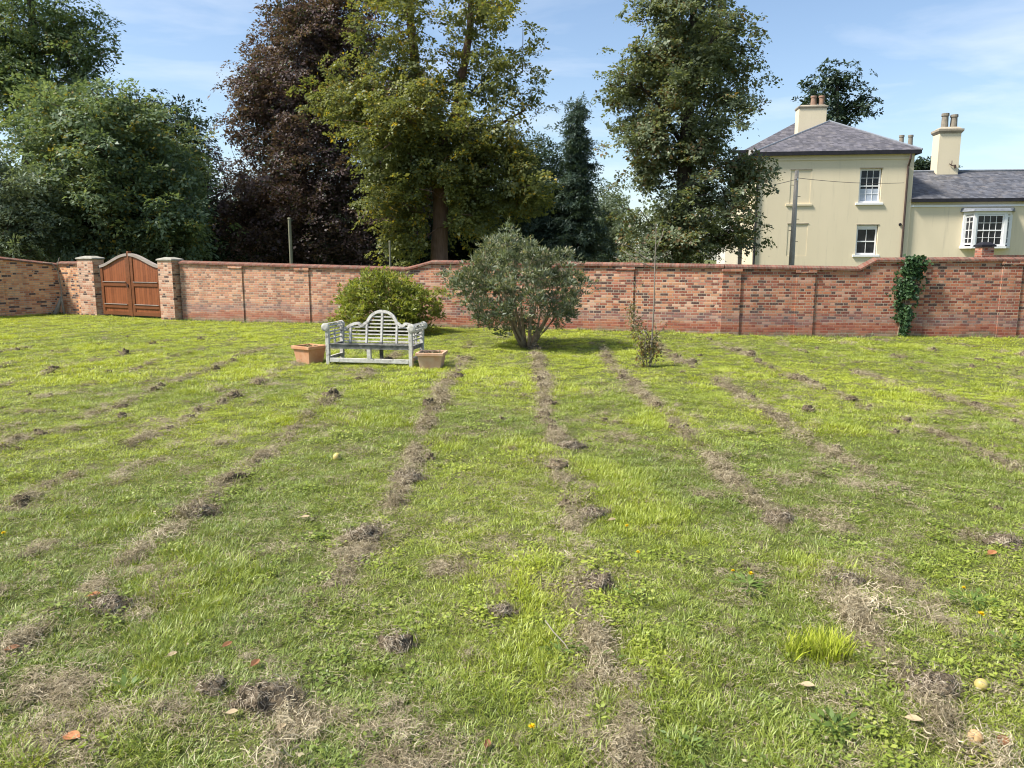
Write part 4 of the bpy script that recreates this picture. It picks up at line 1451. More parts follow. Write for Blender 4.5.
def ztop(x_):
    k_ = np.argsort(pa[:, 0]); return float(np.interp(x_, pa[k_, 0], pa[k_, 1]))


for x_ in (-hl + .17, -.295, 0.0, .295, hl - .17):
    MB().box(x_ - .018, x_ + .018, -.022, .022, .0, ztop(x_) - .02).build('post', M['teak'], br)
slt = MB()
for i in range(9):
    z_ = .06 + i * .066
    xa = 0.0
    for x_ in np.linspace(0, hl - .05, 90):
        if ztop(x_) - .02 > z_: xa = x_
    if xa > .06: slt.box(-xa, xa, -.010, .010, z_ - .012, z_ + .012)
slt.build('slats', M['teak'], br)
MB().box(-hl + .04, hl - .04, -.028, .028, -.03, .03).build('bottom_rail', M['teak_dark'], br)


# ------------------------------------------------------------------ planters
def planter(px, py, ang, w, h, mat, label):
    c = at(px, py)
    root = empty('square_planter', (c[0], c[1], float(ground_h(np.array([c[0]]), np.array([c[1]]))[0]) - .01), ang)
    tag(root, label, 'planter', 'terracotta planters beside the bench')
    o = w / 2; i_ = w / 2 * .74
    b = MB(); t_ = .03
    rings = [(i_, 0), (o - .02, h - .06), (o + .008, h - .055), (o + .012, h), (o - t_, h), (o - t_ - .01, h - .07)]
    vs, fs = [], []
    for rr, z in rings: vs += [(-rr, -rr, z), (rr, -rr, z), (rr, rr, z), (-rr, rr, z)]
    for q in range(len(rings) - 1):
        for k_ in range(4):
            k2 = (k_ + 1) % 4
            fs.append((q * 4 + k_, q * 4 + k2, q * 4 + 4 + k2, q * 4 + 4 + k_))
    fs.append((3, 2, 1, 0))
    b.add(vs, fs)
    b.build('pot', mat, root, bevel=.006)
    sb = MB(); q = o - t_ - .012
    g_ = 8; vs = []; fs = []
    rr = np.random.default_rng(int(px))
    for a in range(g_ + 1):
        for b2 in range(g_ + 1):
            vs.append((-q + 2 * q * a / g_, -q + 2 * q * b2 / g_, h - .045 + rr.normal(0, .012)))
    for a in range(g_):
        for b2 in range(g_):
            k_ = a * (g_ + 1) + b2
            fs.append((k_, k_ + g_ + 1, k_ + g_ + 2, k_ + 1))
    sb.add(vs, fs)
    so_ = sb.build('soil', M['soil'], root)
    n = 60
    P = np.stack([rr.uniform(-q, q, n), rr.uniform(-q, q, n), np.full(n, h - .03)], 1)
    link_mesh('dead_leaves', leaf_mesh('dead_leaves', P, rr.normal(0, 1, (n, 3)) * [1, 1, .3] + [0, 0, .25], rr.normal(0, .5, (n, 3)) + [0, 0, 1], .06, .03), LF['sap'], root)
    return root


planter(310, 362.5, R(-33), .45, .34, M['terracotta'], 'orange terracotta planter at the left end of the bench')
planter(432, 367.5, R(-5), .47, .31, M['terracotta_pale'], 'paler bleached terracotta planter at the right end of the bench')


# ------------------------------------------------------------------ garden shrubs
def shrub(name, label, cat, base, stems, n_tip, height, width, leafmat, n_sub, n_leaf, spread, L, Wd, seed, shape, stem_mat, up=.3, flat=.8, stem_r=.035, lean=(0, 0), depth=None, fmin=0.0, hollow=0.0):
    """many stems fanning from the base; shape(f) = relative radius at relative height f"""
    r = np.random.default_rng(seed)
    depth = depth or width
    root = empty(name, (base[0], base[1], 0))
    tag(root, label, cat)
    n = n_tip
    f = fmin + (1 - fmin) * r.random(n) ** .8
    th = r.uniform(0, 6.283, n)
    rr = np.sqrt(r.random(n)) ** .7
    rr = np.where(f < hollow, .55 + .45 * rr, rr)
    A = np.stack([rr * np.cos(th) * shape(f) * width / 2 + lean[0] * f, rr * np.sin(th) * shape(f) * depth / 2 + lean[1] * f, f * height], 1)
    A[:, 2] *= 1 - .16 * rr * (f > .6)
    kk = np.array([1 + .55 * mnoise.noise(Vector((math.cos(q) * 1.3 + seed, math.sin(q) * 1.3, e_ * 2.4))) for q, e_ in zip(th, f)])
    kk = kk * np.where(r.random(n) < .07, r.uniform(1.08, 1.25, n), 1)
    A *= kk[:, None] ** np.array([1, 1, .55])
    mb = MB(); nodes = []
    for i in range(stems):
        a = i / stems * 6.283 + r.normal(0, .25); tl = r.uniform(.28, .62)
        d = np.array([math.cos(a) * math.sin(tl), math.sin(a) * math.sin(tl), math.cos(tl)])
        p0 = np.array([math.cos(a) * .10, math.sin(a) * .10, -.03])
        l = height * r.uniform(.42, .6)
        pts_ = [p0]
        for q in range(1, 6):
            pts_.append(p0 + d * l * q / 5 + UP * .05 * q * q / 25 + r.normal(0, .02, 3))
        mb.tube(pts_, list(np.linspace(stem_r, stem_r * .55, 6)), 6)
        for p in pts_[1:]: nodes.append((p, -1))
    P, par, tips, order = skeleton(nodes, A, r, .04, .5)
    branches(mb, P, par, len(nodes), .004, .42, stem_r * .6, 4)
    mb.build('stems', stem_mat, root, smooth=True)
    C = np.array([P[i] for i in tips]); O = np.array([P[i] - P[par[i]] for i in tips]); O /= np.linalg.norm(O, axis=1)[:, None] + 1e-6
    Lp, Od, Ns, Ow = sprays(C, O, n_sub, n_leaf, spread, r, flat, 0, .45)
    n = len(Lp)
    Dv = Ow * .6 + Od * .5 + r.normal(0, .4, (n, 3)) + UP * up
    Nv = Ns + r.normal(0, .4, (n, 3))
    sz = r.uniform(.65, 1.3, n)
    kp = Lp[:, 2] > .06
    link_mesh('foliage', leaf_mesh('foliage', Lp[kp], Dv[kp], Nv[kp], (L * sz)[kp], (Wd * sz)[kp]), leafmat, root)
    return root


b1 = at(388, 333)
shrub('green_bush', 'rounded yellow-green bush directly behind the bench', 'bush', b1, 14, 420, 1.58, 2.65, LF['bush'], 4, 15, .10, .095, .034, 201,
      lambda f: np.interp(f, [0, .15, .4, .7, .9, 1], [.72, .95, 1.0, .86, .6, .35]), M['twig'], up=.35, lean=(-.1, 0), depth=2.2)
b2 = at(527, 347)
shrub('silvery_shrub', 'tall silvery grey-green shrub with bare forking stems at its base', 'shrub', b2, 17, 400, 2.45, 2.65, LF['silver'], 4, 13, .085, .095, .030, 202,
      lambda f: np.interp(f, [0, .10, .25, .45, .7, .88, 1], [.10, .30, .72, 1.0, 1.0, .8, .5]), M['twig'], up=.55, lean=(-.36, .1), depth=2.6, stem_r=.036, fmin=.13, hollow=.5)

# sapling
b3 = at(648, 367)
sp_ = empty('sapling', (b3[0], b3[1], 0))
tag(sp_, 'thin bare-topped sapling with withered leaves on its lower stems', 'sapling')
r = np.random.default_rng(88)
mb = MB()
k3 = b3[1] / F


def sap_pt(px, py, dy=0.0):
    p = pt(px, py, b3[1] + dy) - b3
    return p


tw = [[(650, 367), (652, 340), (654, 300), (655, 262), (656, 236), (656, 222)], [(644, 367), (640, 340), (634, 318), (628, 303)], [(653, 350), (648, 335), (637, 318), (634, 312)],
      [(647, 366), (645, 345), (648, 322)], [(655, 262), (645, 258), (632, 248), (621, 243), (617, 246)], [(654, 268), (640, 262), (622, 250)], [(656, 250), (662, 236), (664, 228)], [(653, 340), (660, 332), (667, 322)], [(650, 367), (655, 350), (657, 320)]]
for i, q in enumerate(tw):
    pts_ = [sap_pt(a, b_, r.normal(0, .06) if j else 0) for j, (a, b_) in enumerate(q)]
    pts_[0][2] = max(pts_[0][2], -.02)
    mb.tube(pts_, list(np.linspace(.019 if i == 0 else .010, .003, len(pts_))), 6)
mb.build('stems', M['twig_pale'], sp_, smooth=True)
cen = []
for (px, py, rx, ry, m) in ((645, 350, 8, 15, 430), (637, 330, 8, 13, 210), (632, 312, 5, 10, 120), (655, 346, 6, 15, 230), (640, 285, 5, 8, 14), (622, 246, 6, 5, 8), (650, 262, 10, 10, 6), (665, 325, 6, 6, 10)):
    c = sap_pt(px, py); q = r.normal(0, .55, (m, 3)) * np.array([rx * k3, .14, ry * k3]) + c
    cen.append(q)
P = np.concatenate(cen); P = P[P[:, 2] > .02]; n = len(P)
link_mesh('foliage', leaf_mesh('foliage', P, r.normal(0, 1, (n, 3)) - UP * .3, r.normal(0, 1, (n, 3)), r.uniform(.035, .075, n), r.uniform(.02, .042, n)), LF['sap'], sp_)

# ------------------------------------------------------------------ house
ROT = R(-7)
HD = np.array([math.cos(ROT), math.sin(ROT)])
h0 = pt(752.5, 250, 42.6); HO = np.array([h0[0], 42.6, 0])


def hp(px, py, back=0.0):
    """local (u, z) of a picture point on the facade plane pushed back by `back`"""
    q = ray(px, py)
    O_ = HO[:2] + back * np.array([-HD[1], HD[0]])
    A_ = np.array([[q[0], -HD[0]], [q[1], -HD[1]]])
    t_, u_ = np.linalg.solve(A_, O_)
    return float(u_), float(EYE + q[2] * t_)


def panel_wall(mb, u0, u1, z0, z1, y0, y1, holes):
    """wall slab with rectangular openings (u0, u1, z0, z1)"""
    us = sorted({u0, u1, *[h[0] for h in holes], *[h[1] for h in holes]})
    for ua, ub in zip(us[:-1], us[1:]):
        m = (ua + ub) / 2
        cut = sorted([(h[2], h[3]) for h in holes if h[0] < m < h[1]])
        z = z0
        for a, b_ in cut:
            if a > z: mb.box(ua, ub, y0, y1, z, a)
            z = b_
        if z1 > z: mb.box(ua, ub, y0, y1, z, z1)


def sash(parent, u0, u1, z0, z1, cols, rows, y, blind_rows=0, mats='white'):
    """a sash window set in an opening: frame part, panes and sill below it"""
    f = MB()
    fw, gb_ = .07, .022
    f.box(u0, u0 + fw, y, y + .09, z0, z1); f.box(u1 - fw, u1, y, y + .09, z0, z1)
    f.box(u0 + fw, u1 - fw, y, y + .09, z1 - fw, z1); f.box(u0 + fw, u1 - fw, y, y + .09, z0, z0 + fw * 1.3)
    zm = (z0 + z1) / 2
    f.box(u0 + fw, u1 - fw, y + .008, y + .08, zm - .03, zm + .03)
    w = f.build('window', M['white'], parent)
    g = MB()
    a, b_ = u0 + fw, u1 - fw
    for i in range(1, cols):
        x_ = a + (b_ - a) * i / cols
        for zz0, zz1 in ((z0 + fw * 1.3, zm - .03), (zm + .03, z1 - fw)):
            g.box(x_ - gb_ / 2, x_ + gb_ / 2, y + .02, y + .065, zz0, zz1)
    for half in ((z0 + fw * 1.3, zm - .03), (zm + .03, z1 - fw)):
        for i in range(1, rows // 2):
            z_ = half[0] + (half[1] - half[0]) * i / (rows // 2)
            xs_ = [a] + [a + (b_ - a) * i2 / cols for i2 in range(1, cols)] + [b_]
            for c0, c1 in zip(xs_[:-1], xs_[1:]):
                g.box(c0 + gb_ / 2, c1 - gb_ / 2, y + .022, y + .063, z_ - gb_ / 2, z_ + gb_ / 2)
    if g.v: g.build('glazing_bars', M['white'], w)
    pn = MB(); pn.box(a, b_, y + .05, y + .058, z0 + fw, z1 - fw)
    pn.build('pane', M['glass'], w)
    if blind_rows:
        q = z0 + fw * 1.3
        bl = MB(); bl.box(a + .005, b_ - .005, y + .040, y + .046, q, q + (zm - .03 - q) * blind_rows)
        bl.build('blind', M['blind'], w)
    return w


house = empty('cream_house', (HO[0], HO[1], 0), ROT)
tag(house, 'tall cream rendered house with hipped slate roof', 'house')
uR, _ = hp(914.5, 160); _, zE = hp(757, 153)
uL = 0.0
holes = []
w1 = (hp(859, 190)[0], hp(881, 190)[0], hp(870, 203)[1], hp(870, 168.5)[1])
w2 = (hp(856, 240)[0], hp(877.5, 240)[0], hp(866, 255)[1], hp(866, 225)[1])
b1_ = (hp(790, 190)[0], hp(810.5, 190)[0], hp(800, 204)[1], hp(800, 170)[1])
b2_ = (hp(787, 240)[0], hp(807, 240)[0], hp(800, 256)[1], hp(800, 224)[1])
holes = [w1, w2, b1_, b2_]
mb = MB()
panel_wall(mb, 0, uR, -.1, zE, 0, .35, holes)
mb.box(0, .35, .352, 8.0, -.1, zE); mb.box(uR - .35, uR, .352, 8.0, -.1, zE); mb.box(.352, uR - .352, 7.65, 8.0, -.1, zE)
for b_ in (b1_, b2_):
    mb.box(b_[0] + .002, b_[1] - .002, .022, .2, b_[2] + .002, b_[3] - .002)
mb.build('wall', M['stucco'], house)
rm = MB()
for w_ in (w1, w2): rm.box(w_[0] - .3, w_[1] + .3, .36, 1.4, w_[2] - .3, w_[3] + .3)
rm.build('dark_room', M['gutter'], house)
sash(house, w1[0] + .03, w1[1] - .03, w1[2] + .02, w1[3] - .02, 3, 4, .12, .85)
sash(house, w2[0] + .03, w2[1] - .03, w2[2] + .02, w2[3] - .16, 2, 2, .12)
fm = MB(); fm.box(w2[0] + .03, w2[1] - .03, .10, .2, w2[3] - .155, w2[3] - .02); fm.build('blind_box', M['white'], house)
for w_, ex in ((w1, .14), (w2, .14)):
    MB().box(w_[0] - ex, w_[1] + ex, -.09, .11, w_[2] - .10, w_[2] + .012).build('sill', M['white'], house, bevel=.01)
MB().box(b1_[0] - .18, b1_[1] + .12, -.07, .055, b1_[2] - .09, b1_[2] + .003).build('sill', M['stucco'], house)
for w_ in holes:      # flat drip moulds
    MB().box(w_[0] - .03, w_[1] + .03, -.025, -.002, w_[3] + .005, w_[3] + .05).build('head_mould', M['cap_render'], house)
# roof: hipped front block
zr = zE + .02
ap_u, ap_z = hp(829, 121.5, 4.4)
ov = .25
rf = MB()
eo = [(-ov, -ov, zr), (uR + ov, -ov, zr), (uR + ov, 8.3, zr), (-ov, 8.3, zr)]
rg = [(ap_u, 4.3, ap_z), (ap_u, 8.3, ap_z)]
rf.add(eo + rg, [(0, 1, 4), (1, 2, 5, 4), (3, 0, 4, 5), (2, 3, 5), (3, 2, 1, 0)])
roof = rf.build('roof', M['slate'], house)
hr = MB()
for a, b_ in ((eo[0], rg[0]), (eo[1], rg[0]), (rg[0], rg[1])):
    hr.tube([a, b_], .06, 6)
hr.build('hip_ridge', M['lead'], roof)
fa = MB()
fa.box(-ov, uR + ov, -ov + .0, -ov + .10, zr - .20, zr - .004)
fa.box(-ov, -ov + .1, -ov + .102, 8.2, zr - .20, zr - .004); fa.box(uR + ov - .1, uR + ov, -ov + .102, 8.2, zr - .20, zr - .004)
fa.build('gutter', M['gutter'], house)
so_ = MB(); so_.box(-ov + .102, uR + ov - .102, -ov + .102, .0, zr - .14, zr - .06); so_.build('soffit', M['white'], house)
MB().box(.02, uR - .02, -.05, -.002, zE - .42, zE - .34).build('string_course', M['stucco'], house)
dp = MB()
ud = hp(907.5, 170)[0]
dp.tube([(ud, -.32, zE - .2), (ud, -.30, zE - .45), (ud, -.08, zE - .8), (ud, -.08, 0)], .055, 8)
dp.build('downpipe', M['iron'], house)
dp = MB(); dp.tube([(.08, -.32, zE - .2), (.08, -.30, zE - .45), (.08, -.08, zE - .8), (.08, -.08, 0)], .055, 8); dp.build('downpipe', M['gutter'], house)
vu, vz = hp(900, 224.5)
vt = MB(); vt.tube([(vu, .01, vz), (vu, -.05, vz)], .075, 12); vt.build('vent', M['gutter'], house)


def chimney(parent, u0, u1, y0, y1, z0, z1, pots, mat_pot, caph=.12, flare=.08, potr=.12, poth=.45, band=True):
    c = MB(); c.box(u0, u1, y0, y1, z0, z1)
    ch = c.build('chimney', M['stucco'], parent)
    k_ = MB()
    k_.frustum(u0 - .01, u1 + .01, y0 - .01, y1 + .01, z1 - caph * .6, u0 - flare, u1 + flare, y0 - flare, y1 + flare, z1 + .002)
    k_.box(u0 - flare, u1 + flare, y0 - flare, y1 + flare, z1 + .004, z1 + caph * .5)
    k_.frustum(u0 - flare * .4, u1 + flare * .4, y0 - flare * .4, y1 + flare * .4, z1 + caph * .5 + .002, u0 + .12, u1 - .12, y0 + .12, y1 - .12, z1 + caph * 1.1)
    k_.build('chimney_cap', M['cap_render'], ch)
    for (pu, h_) in pots:
        q = MB(); ym = (y0 + y1) / 2; zb = z1 + caph * .6
        q.lathe((pu, ym, zb), [(potr * 1.1, 0), (potr, .08), (potr * .88, h_ * .8), (potr * 1.08, h_ * .84), (potr * 1.05, h_), (potr * .7, h_), (potr * .6, h_ * .8)], 14)
        q.build('chimney_pot', mat_pot, ch, smooth=False)
    return ch


# stack on the left hip
bk = 5.0
u0, _ = hp(799, 115, bk); u1, _ = hp(826.5, 115, bk); zt = hp(812, 107, bk)[1]
chimney(house, u0, u1, bk, bk + .9, zE + .3, zt, [(hp(813.5, 103, bk + .45)[0], .62), (hp(821.5, 103, bk + .45)[0], .62)], M['pot_clay'], .13, .06, .17)
# stack seen over the right eaves
bk = 9.5
u0, _ = hp(898.5, 145, bk); u1, _ = hp(914, 145, bk); zt = hp(905, 148, bk)[1]
chimney(house, u0, u1, bk, bk + .8, 5.5, zt, [(hp(901.5, 140, bk + .4)[0], .75), (hp(910.5, 140, bk + .4)[0], .75)], M['pot_buff'], .16, .06, .15)
# rear block
rb = MB()
bk = 8.31
uA = hp(749, 150, bk)[0]; zB = hp(752, 150, bk)[1]
rb.box(uA, uR - .4, bk, bk + 7, -.1, zB)
rb.build('rear_wall', M['stucco_white'], house)
r2 = MB()
au, az_ = hp(803, 118.5, bk + 3.2)
e2 = [(uA - .3, bk - .3 + .32, zB + .01), (uR + .1, bk + .02, zB + .01), (uR + .1, bk + 7.3, zB + .01), (uA - .3, bk + 7.3, zB + .01)]
g2 = [(au, bk + 3.3, az_), (uR - 2.4, bk + 3.3, az_)]
r2.add(e2 + g2, [(0, 1, 5, 4), (1, 2, 5), (2, 3, 4, 5), (3, 0, 4), (3, 2, 1, 0)])
r2.build('roof', M['slate'], house)
MB().box(uA - .32, uA - .22, bk + .02, bk + 7, zB - .2, zB).box(uA - .2, -.3, bk - .08, bk - .002, zB - .2, zB).build('gutter', M['gutter'], house)

# low wing to the right
wing = empty('house_wing', (HO[0], HO[1], 0), ROT)
tag(wing, 'low cream wing with dark slate roof and white bay window', 'house')
set_ = .12
zw = hp(960, 199, set_)[1]
uW0, uW1 = uR + .002, hp(1210, 200, set_)[0]
bay = (hp(965, 230, set_)[0], hp(1007, 230, set_)[0], hp(985, 246.5, set_)[1], hp(985, 214, set_)[1])
mb = MB()
panel_wall(mb, uW0, uW1, -.1, zw, set_, set_ + .3, [bay])
mb.box(uW1 - .3, uW1, set_ + .302, 6.2, -.1, zw); mb.box(uW0, uW1 - .302, 5.9, 6.2, -.1, zw)
mb.build('wall', M['stucco'], wing)
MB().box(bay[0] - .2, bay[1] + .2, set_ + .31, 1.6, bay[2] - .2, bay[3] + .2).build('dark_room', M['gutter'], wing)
MB().box(uW0 + .01, uW1 - .01, set_ - .06, set_ - .002, zw - .40, zw - .30).build('string_course', M['white'], wing)
MB().box(uW0 + .01, uW1, set_ - .25, set_ - .13, zw - .16, zw + .02).box(uW0 + .01, uW1, set_ - .128, set_, zw - .05, zw + .0).build('gutter', M['gutter'], wing)
zrg = hp(990, 171, 3.4)[1]
rf = MB()
rf.add([(uW0, set_ - .2, zw + .025), (uW1, set_ - .2, zw + .025), (uW1, 3.4, zrg), (uW0, 3.4, zrg), (uW0, 6.5, zw + .025), (uW1, 6.5, zw + .025)],
       [(0, 1, 2, 3), (3, 2, 5, 4), (0, 3, 4), (1, 5, 2), (4, 5, 1, 0)])
wr = rf.build('roof', M['slate_dark'], wing)
MB().tube([(uW0, 3.4, zrg + .01), (uW1, 3.4, zrg + .01)], .08, 6).build('ridge_tiles', M['lead'], wr)
# stout chimney
bk = 3.0
u0, _ = hp(938.5, 150, bk); u1, _ = hp(960, 150, bk); zt = hp(948, 131, bk)[1]
ch = chimney(wing, u0, u1, bk, bk + .9, zw + .6, zt, [(hp(945, 120, bk + .45)[0], .88), (hp(954, 120, bk + .45)[0], .80)], M['pot_buff'], .22, .10, .19)
br_ = MB()
ua, za = hp(951, 166, bk); br_.tube([(ua - .12, bk - .06, za + .12), (ua, bk - .08, za + .02), (ua + .18, bk - .06, za)], .025, 6)
br_.tube([(ua, bk - .08, za + .02), (ua, bk - .08, za + .28)], .022, 6)
br_.box(ua + .16, ua + .23, bk - .1, bk - .005, za - .12, za + .06)
br_.build('iron_bracket', M['iron'], ch)
# canted bay window
bu0, bu1, bz0, bz1 = bay
pr = .55
bayo = empty('bay_window', (0, 0, 0)); bayo.parent = wing
fy = set_ - pr
cu0, cu1 = hp(974, 230, set_ - pr)[0], hp(1004.5, 230, set_ - pr)[0]
fr_ = MB()
ou0, ou1 = bu0 - .12, bu1 + .12
fr_.bar((ou0, set_ - .01, bz1 + .03), (cu0, fy, bz1 + .03), .10, .16); fr_.bar((cu1, fy, bz1 + .03), (ou1, set_ - .01, bz1 + .03), .10, .16)
fr_.box(cu0 - .02, cu1 + .02, fy - .05, fy + .05, bz1 - .05, bz1 + .11)
for (ux, uy) in ((ou0 + .04, set_ - .05), (ou1 - .04, set_ - .05), (cu0, fy), (cu1, fy)):
    fr_.box(ux - .075, ux + .075, uy - .07, uy + .05, bz0 + .005, bz1 - .052)
fr_.build('frame', M['white'], bayo)
sb = MB()
sb.add([(ou0 - .1, set_ - .003, bz0 - .1), (cu0 - .1, fy - .14, bz0 - .1), (cu1 + .1, fy - .14, bz0 - .1), (ou1 + .1, set_ - .003, bz0 - .1),
        (ou0 - .1, set_ - .003, bz0), (cu0 - .1, fy - .14, bz0), (cu1 + .1, fy - .14, bz0), (ou1 + .1, set_ - .003, bz0)],
       [(0, 1, 2, 3), (7, 6, 5, 4), (0, 4, 5, 1), (1, 5, 6, 2), (2, 6, 7, 3), (3, 7, 4, 0)])
sb.build('sill', M['white'], bayo)
tb = MB()
zt0_ = bz1 + .112
tb.add([(ou0 - .2, set_ - .003, zt0_), (cu0 - .18, fy - .22, zt0_), (cu1 + .18, fy - .22, zt0_), (ou1 + .2, set_ - .003, zt0_),
        (ou0 - .15, set_ - .003, zt0_ + .2), (cu0 - .12, fy - .16, zt0_ + .12), (cu1 + .12, fy - .16, zt0_ + .12), (ou1 + .15, set_ - .003, zt0_ + .2)],
       [(3, 2, 1, 0), (4, 5, 6, 7), (0, 1, 5, 4), (1, 2, 6, 5), (2, 3, 7, 6), (3, 0, 4, 7)])
tb.build('lead_roof', M['lead'], bayo)
w_ = sash(bayo, cu0 + .08, cu1 - .08, bz0 + .01, bz1 - .06, 4, 4, fy - .04)
for (a, b_) in (((ou0 + .115, set_ - .10), (cu0 - .06, fy + .06)), ((cu1 + .06, fy + .06), (ou1 - .115, set_ - .10))):
    sw = MB()
    for f in (.08, .25, .5, .75, .92):
        z_ = bz0 + (bz1 - bz0) * f
        sw.bar((a[0], a[1], z_), (b_[0], b_[1], z_), .05, .10 if f in (.08, .92) else .03)
    mx_, my_ = (a[0] + b_[0]) / 2, (a[1] + b_[1]) / 2
    sw.box(mx_ - .018, mx_ + .018, my_ - .028, my_ + .028, bz0 + .2, bz1 - .2)
    sw = sw.build('side_window', M['white'], bayo)
    gl = MB(); gl.bar((a[0], a[1], (bz0 + bz1) / 2), (b_[0], b_[1], (bz0 + bz1) / 2), .02, bz1 - bz0 - .12)
    gl.build('pane', M['glass'], sw)

# pale outbuilding behind the lime tree
ob0, ob1 = pt(725, 255, 46), pt(749, 255, 46)
ob = empty('outbuilding', (ob0[0], 46, 0), ROT)
tag(ob, 'low off-white outbuilding half hidden behind the lime tree', 'building')
wd_ = ob1[0] - ob0[0]; zo = float(pt(730, 236, 46)[2])
MB().box(0, wd_, 0, 3.5, -.1, zo).build('wall', M['stucco_white'], ob)
MB().add([(-.2, -.2, zo + .01), (wd_ + .1, -.2, zo + .01), (wd_ + .1, 3.7, zo + .01), (-.2, 3.7, zo + .01), (.6, 1.7, zo + .75), (wd_ + .1, 1.7, zo + .75)],
         [(0, 1, 5, 4), (2, 3, 4, 5), (3, 0, 4), (1, 2, 5), (3, 2, 1, 0)])
q = MB(); q.add([(-.2, -.2, zo + .01), (wd_ + .1, -.2, zo + .01), (wd_ + .1, 3.7, zo + .01), (-.2, 3.7, zo + .01), (.6, 1.7, zo + .75), (wd_ + .1, 1.7, zo + .75)],
      [(0, 1, 5, 4), (2, 3, 4, 5), (3, 0, 4), (1, 2, 5), (3, 2, 1, 0)])
q.build('roof', M['slate'], ob)
wq = MB(); wq.box(.75, 1.15, -.03, .02, 1.5, zo - .15); wq.build('window', M['glass'], ob)

# ------------------------------------------------------------------ poles and wires
pb = pt(792, 255, 32.0)
pole = empty('telegraph_pole', (pb[0], 32.0, 0))
tag(pole, 'weathered wooden telegraph pole in front of the cream house', 'pole')
zp = float(pt(796, 170.5, 32)[2])
MB().tube([(0, 0, -.2), (0, 0, zp * .5), (0, 0, zp)], [.125, .105, .075], 12).build('shaft', M['pole_wood'], pole, smooth=True)
for i in range(6):
    z_ = 2.6 + i * .45
    MB().tube([((-.08 if i % 2 else .08), 0, z_), ((-.2 if i % 2 else .2), -.02, z_)], .012, 5).build('step_iron', M['iron'], pole)
inn = MB(); inn.lathe((0, -.11, zp - .42), [(.03, 0), (.045, .03), (.03, .08), (.04, .11)], 8); inn.build('insulator', M['white'], pole)


def wire(name, A_, B_, sag, label):
    A_, B_ = np.array(A_, float), np.array(B_, float)
    root = MB()
    pts_ = []
    for f in np.linspace(0, 1, 17):
        p = A_ + (B_ - A_) * f; p[2] -= sag * 4 * f * (1 - f); pts_.append(p)
    root.tube(pts_, .011, 5)
    o = root.build(name, M['iron'])
    tag(o, label, 'wire', 'overhead wires at the telegraph pole')
    return o


top = np.array([pb[0], 31.9, zp - .30])
e1 = hp(903, 183)
E1 = np.array([HO[0] + HD[0] * e1[0], HO[1] + HD[1] * e1[0] - .1, e1[1]])
wire('overhead_wire', top, E1, .10, 'thin overhead wire from the pole top to the downpipe corner of the house')
wire('overhead_wire', top + [0, 0, -.05], pt(690, 196, 27), .1, 'thin overhead wire from the pole top towards the lime tree')

for px, y0, D, lab in ((291, 219, 27.5, 'taller mossy wooden post behind the wall, under the copper beech'), (390, 242, 27.5, 'shorter thin wooden post behind the wall, left of the yellowing tree')):
    b = pt(px, 255, D)
    zt = float(pt(px, y0, D)[2])
    rr = .065 if px < 300 else .04
    o = MB().tube([(0, 0, -.1), (0, 0, zt)], [rr, rr * .9], 8)
    o.tube([(0, 0, zt + .002), (0, 0, zt + .05)], [rr * 1.15, rr * .8], 8)
    o = o.build('wooden_post', M['post_wood'])
    o.location = (b[0], D, 0)
    tag(o, lab, 'post', 'posts behind the garden wall')


# ------------------------------------------------------------------ small things on the lawn
def gz(p):
    return float(ground_h(np.array([p[0]]), np.array([p[1]]))[0])


M['apple'] = mat_simple('bruised_yellow_apple', (.50, .45, .13), (.36, .25, .10), 22.0, .45, .4, .05)
M['apple_rosy'] = mat_simple('rosy_fallen_apple', (.46, .24, .12), (.56, .43, .20), 18.0, .5, .4, .05)


def apple(px, py, r_, mat, label):
    c = at(px, py)
    prof = [(r_ * .18, .04 * r_)]
    for a in np.linspace(-1.25, 1.15, 13):
        prof.append((r_ * math.cos(a) * (1 + .06 * math.sin(a)), r_ * .92 + r_ * .92 * math.sin(a)))
    prof += [(r_ * .22, r_ * 1.66), (r_ * .06, r_ * 1.55)]
    root = empty('fallen_apple', (c[0], c[1], gz(c) + .014), px)
    root.rotation_euler = (1.25, .4, px)
    tag(root, label, 'apple', 'windfall apples on the lawn')
    b = MB(); b.lathe((0, 0, 0), prof, 16)
    b.build('flesh', mat, root, smooth=True)
    s_ = MB(); s_.tube([(0, 0, r_ * 1.5), (.003, 0, r_ * 1.95)], .0022, 5); s_.build('stalk', M['twig'], root)


apple(334, 459, .042, M['apple'], 'pale yellow fallen apple alone in the middle of the lawn')
apple(983, 694, .029, M['apple'], 'greenish-yellow fallen apple, the farther of the pair at lower right')
apple(979, 739, .030, M['apple_rosy'], 'rosy fallen apple nearest the camera at lower right')


def rosette(px, py, n, L, seed, flowers, label, upr=.35):
    c = at(px, py); r = np.random.default_rng(seed)
    root = empty('lawn_weed', (c[0], c[1], gz(c)))
    tag(root, label, 'weed', 'broad-leaved weeds in the lawn')
    a = np.arange(n) * 2.4 + r.normal(0, .2, n)
    st_ = r.random(n) * .10
    P = np.stack([np.cos(a) * st_, np.sin(a) * st_, r.uniform(.02, .045, n)], 1)
    Dv = np.stack([np.cos(a), np.sin(a), r.normal(upr, .18, n)], 1)
    Nv = np.stack([-np.cos(a) * .3, -np.sin(a) * .3, np.ones(n)], 1) + r.normal(0, .25, (n, 3))
    ll = L * r.uniform(.4, .95, n)
    link_mesh('leaves', leaf_mesh('leaves', P, Dv, Nv, ll, ll * r.uniform(.28, .45, n), .15), LF['weed'], root)
    return root


M['petal'] = mat_simple('dandelion_petals', (.75, .50, .01), (.80, .60, .02), 40.0, .6, .2, .2)
M['stalk'] = mat_simple('flower_stalk', (.13, .17, .05), (.18, .20, .07), 10.0, .7, .2, .1)


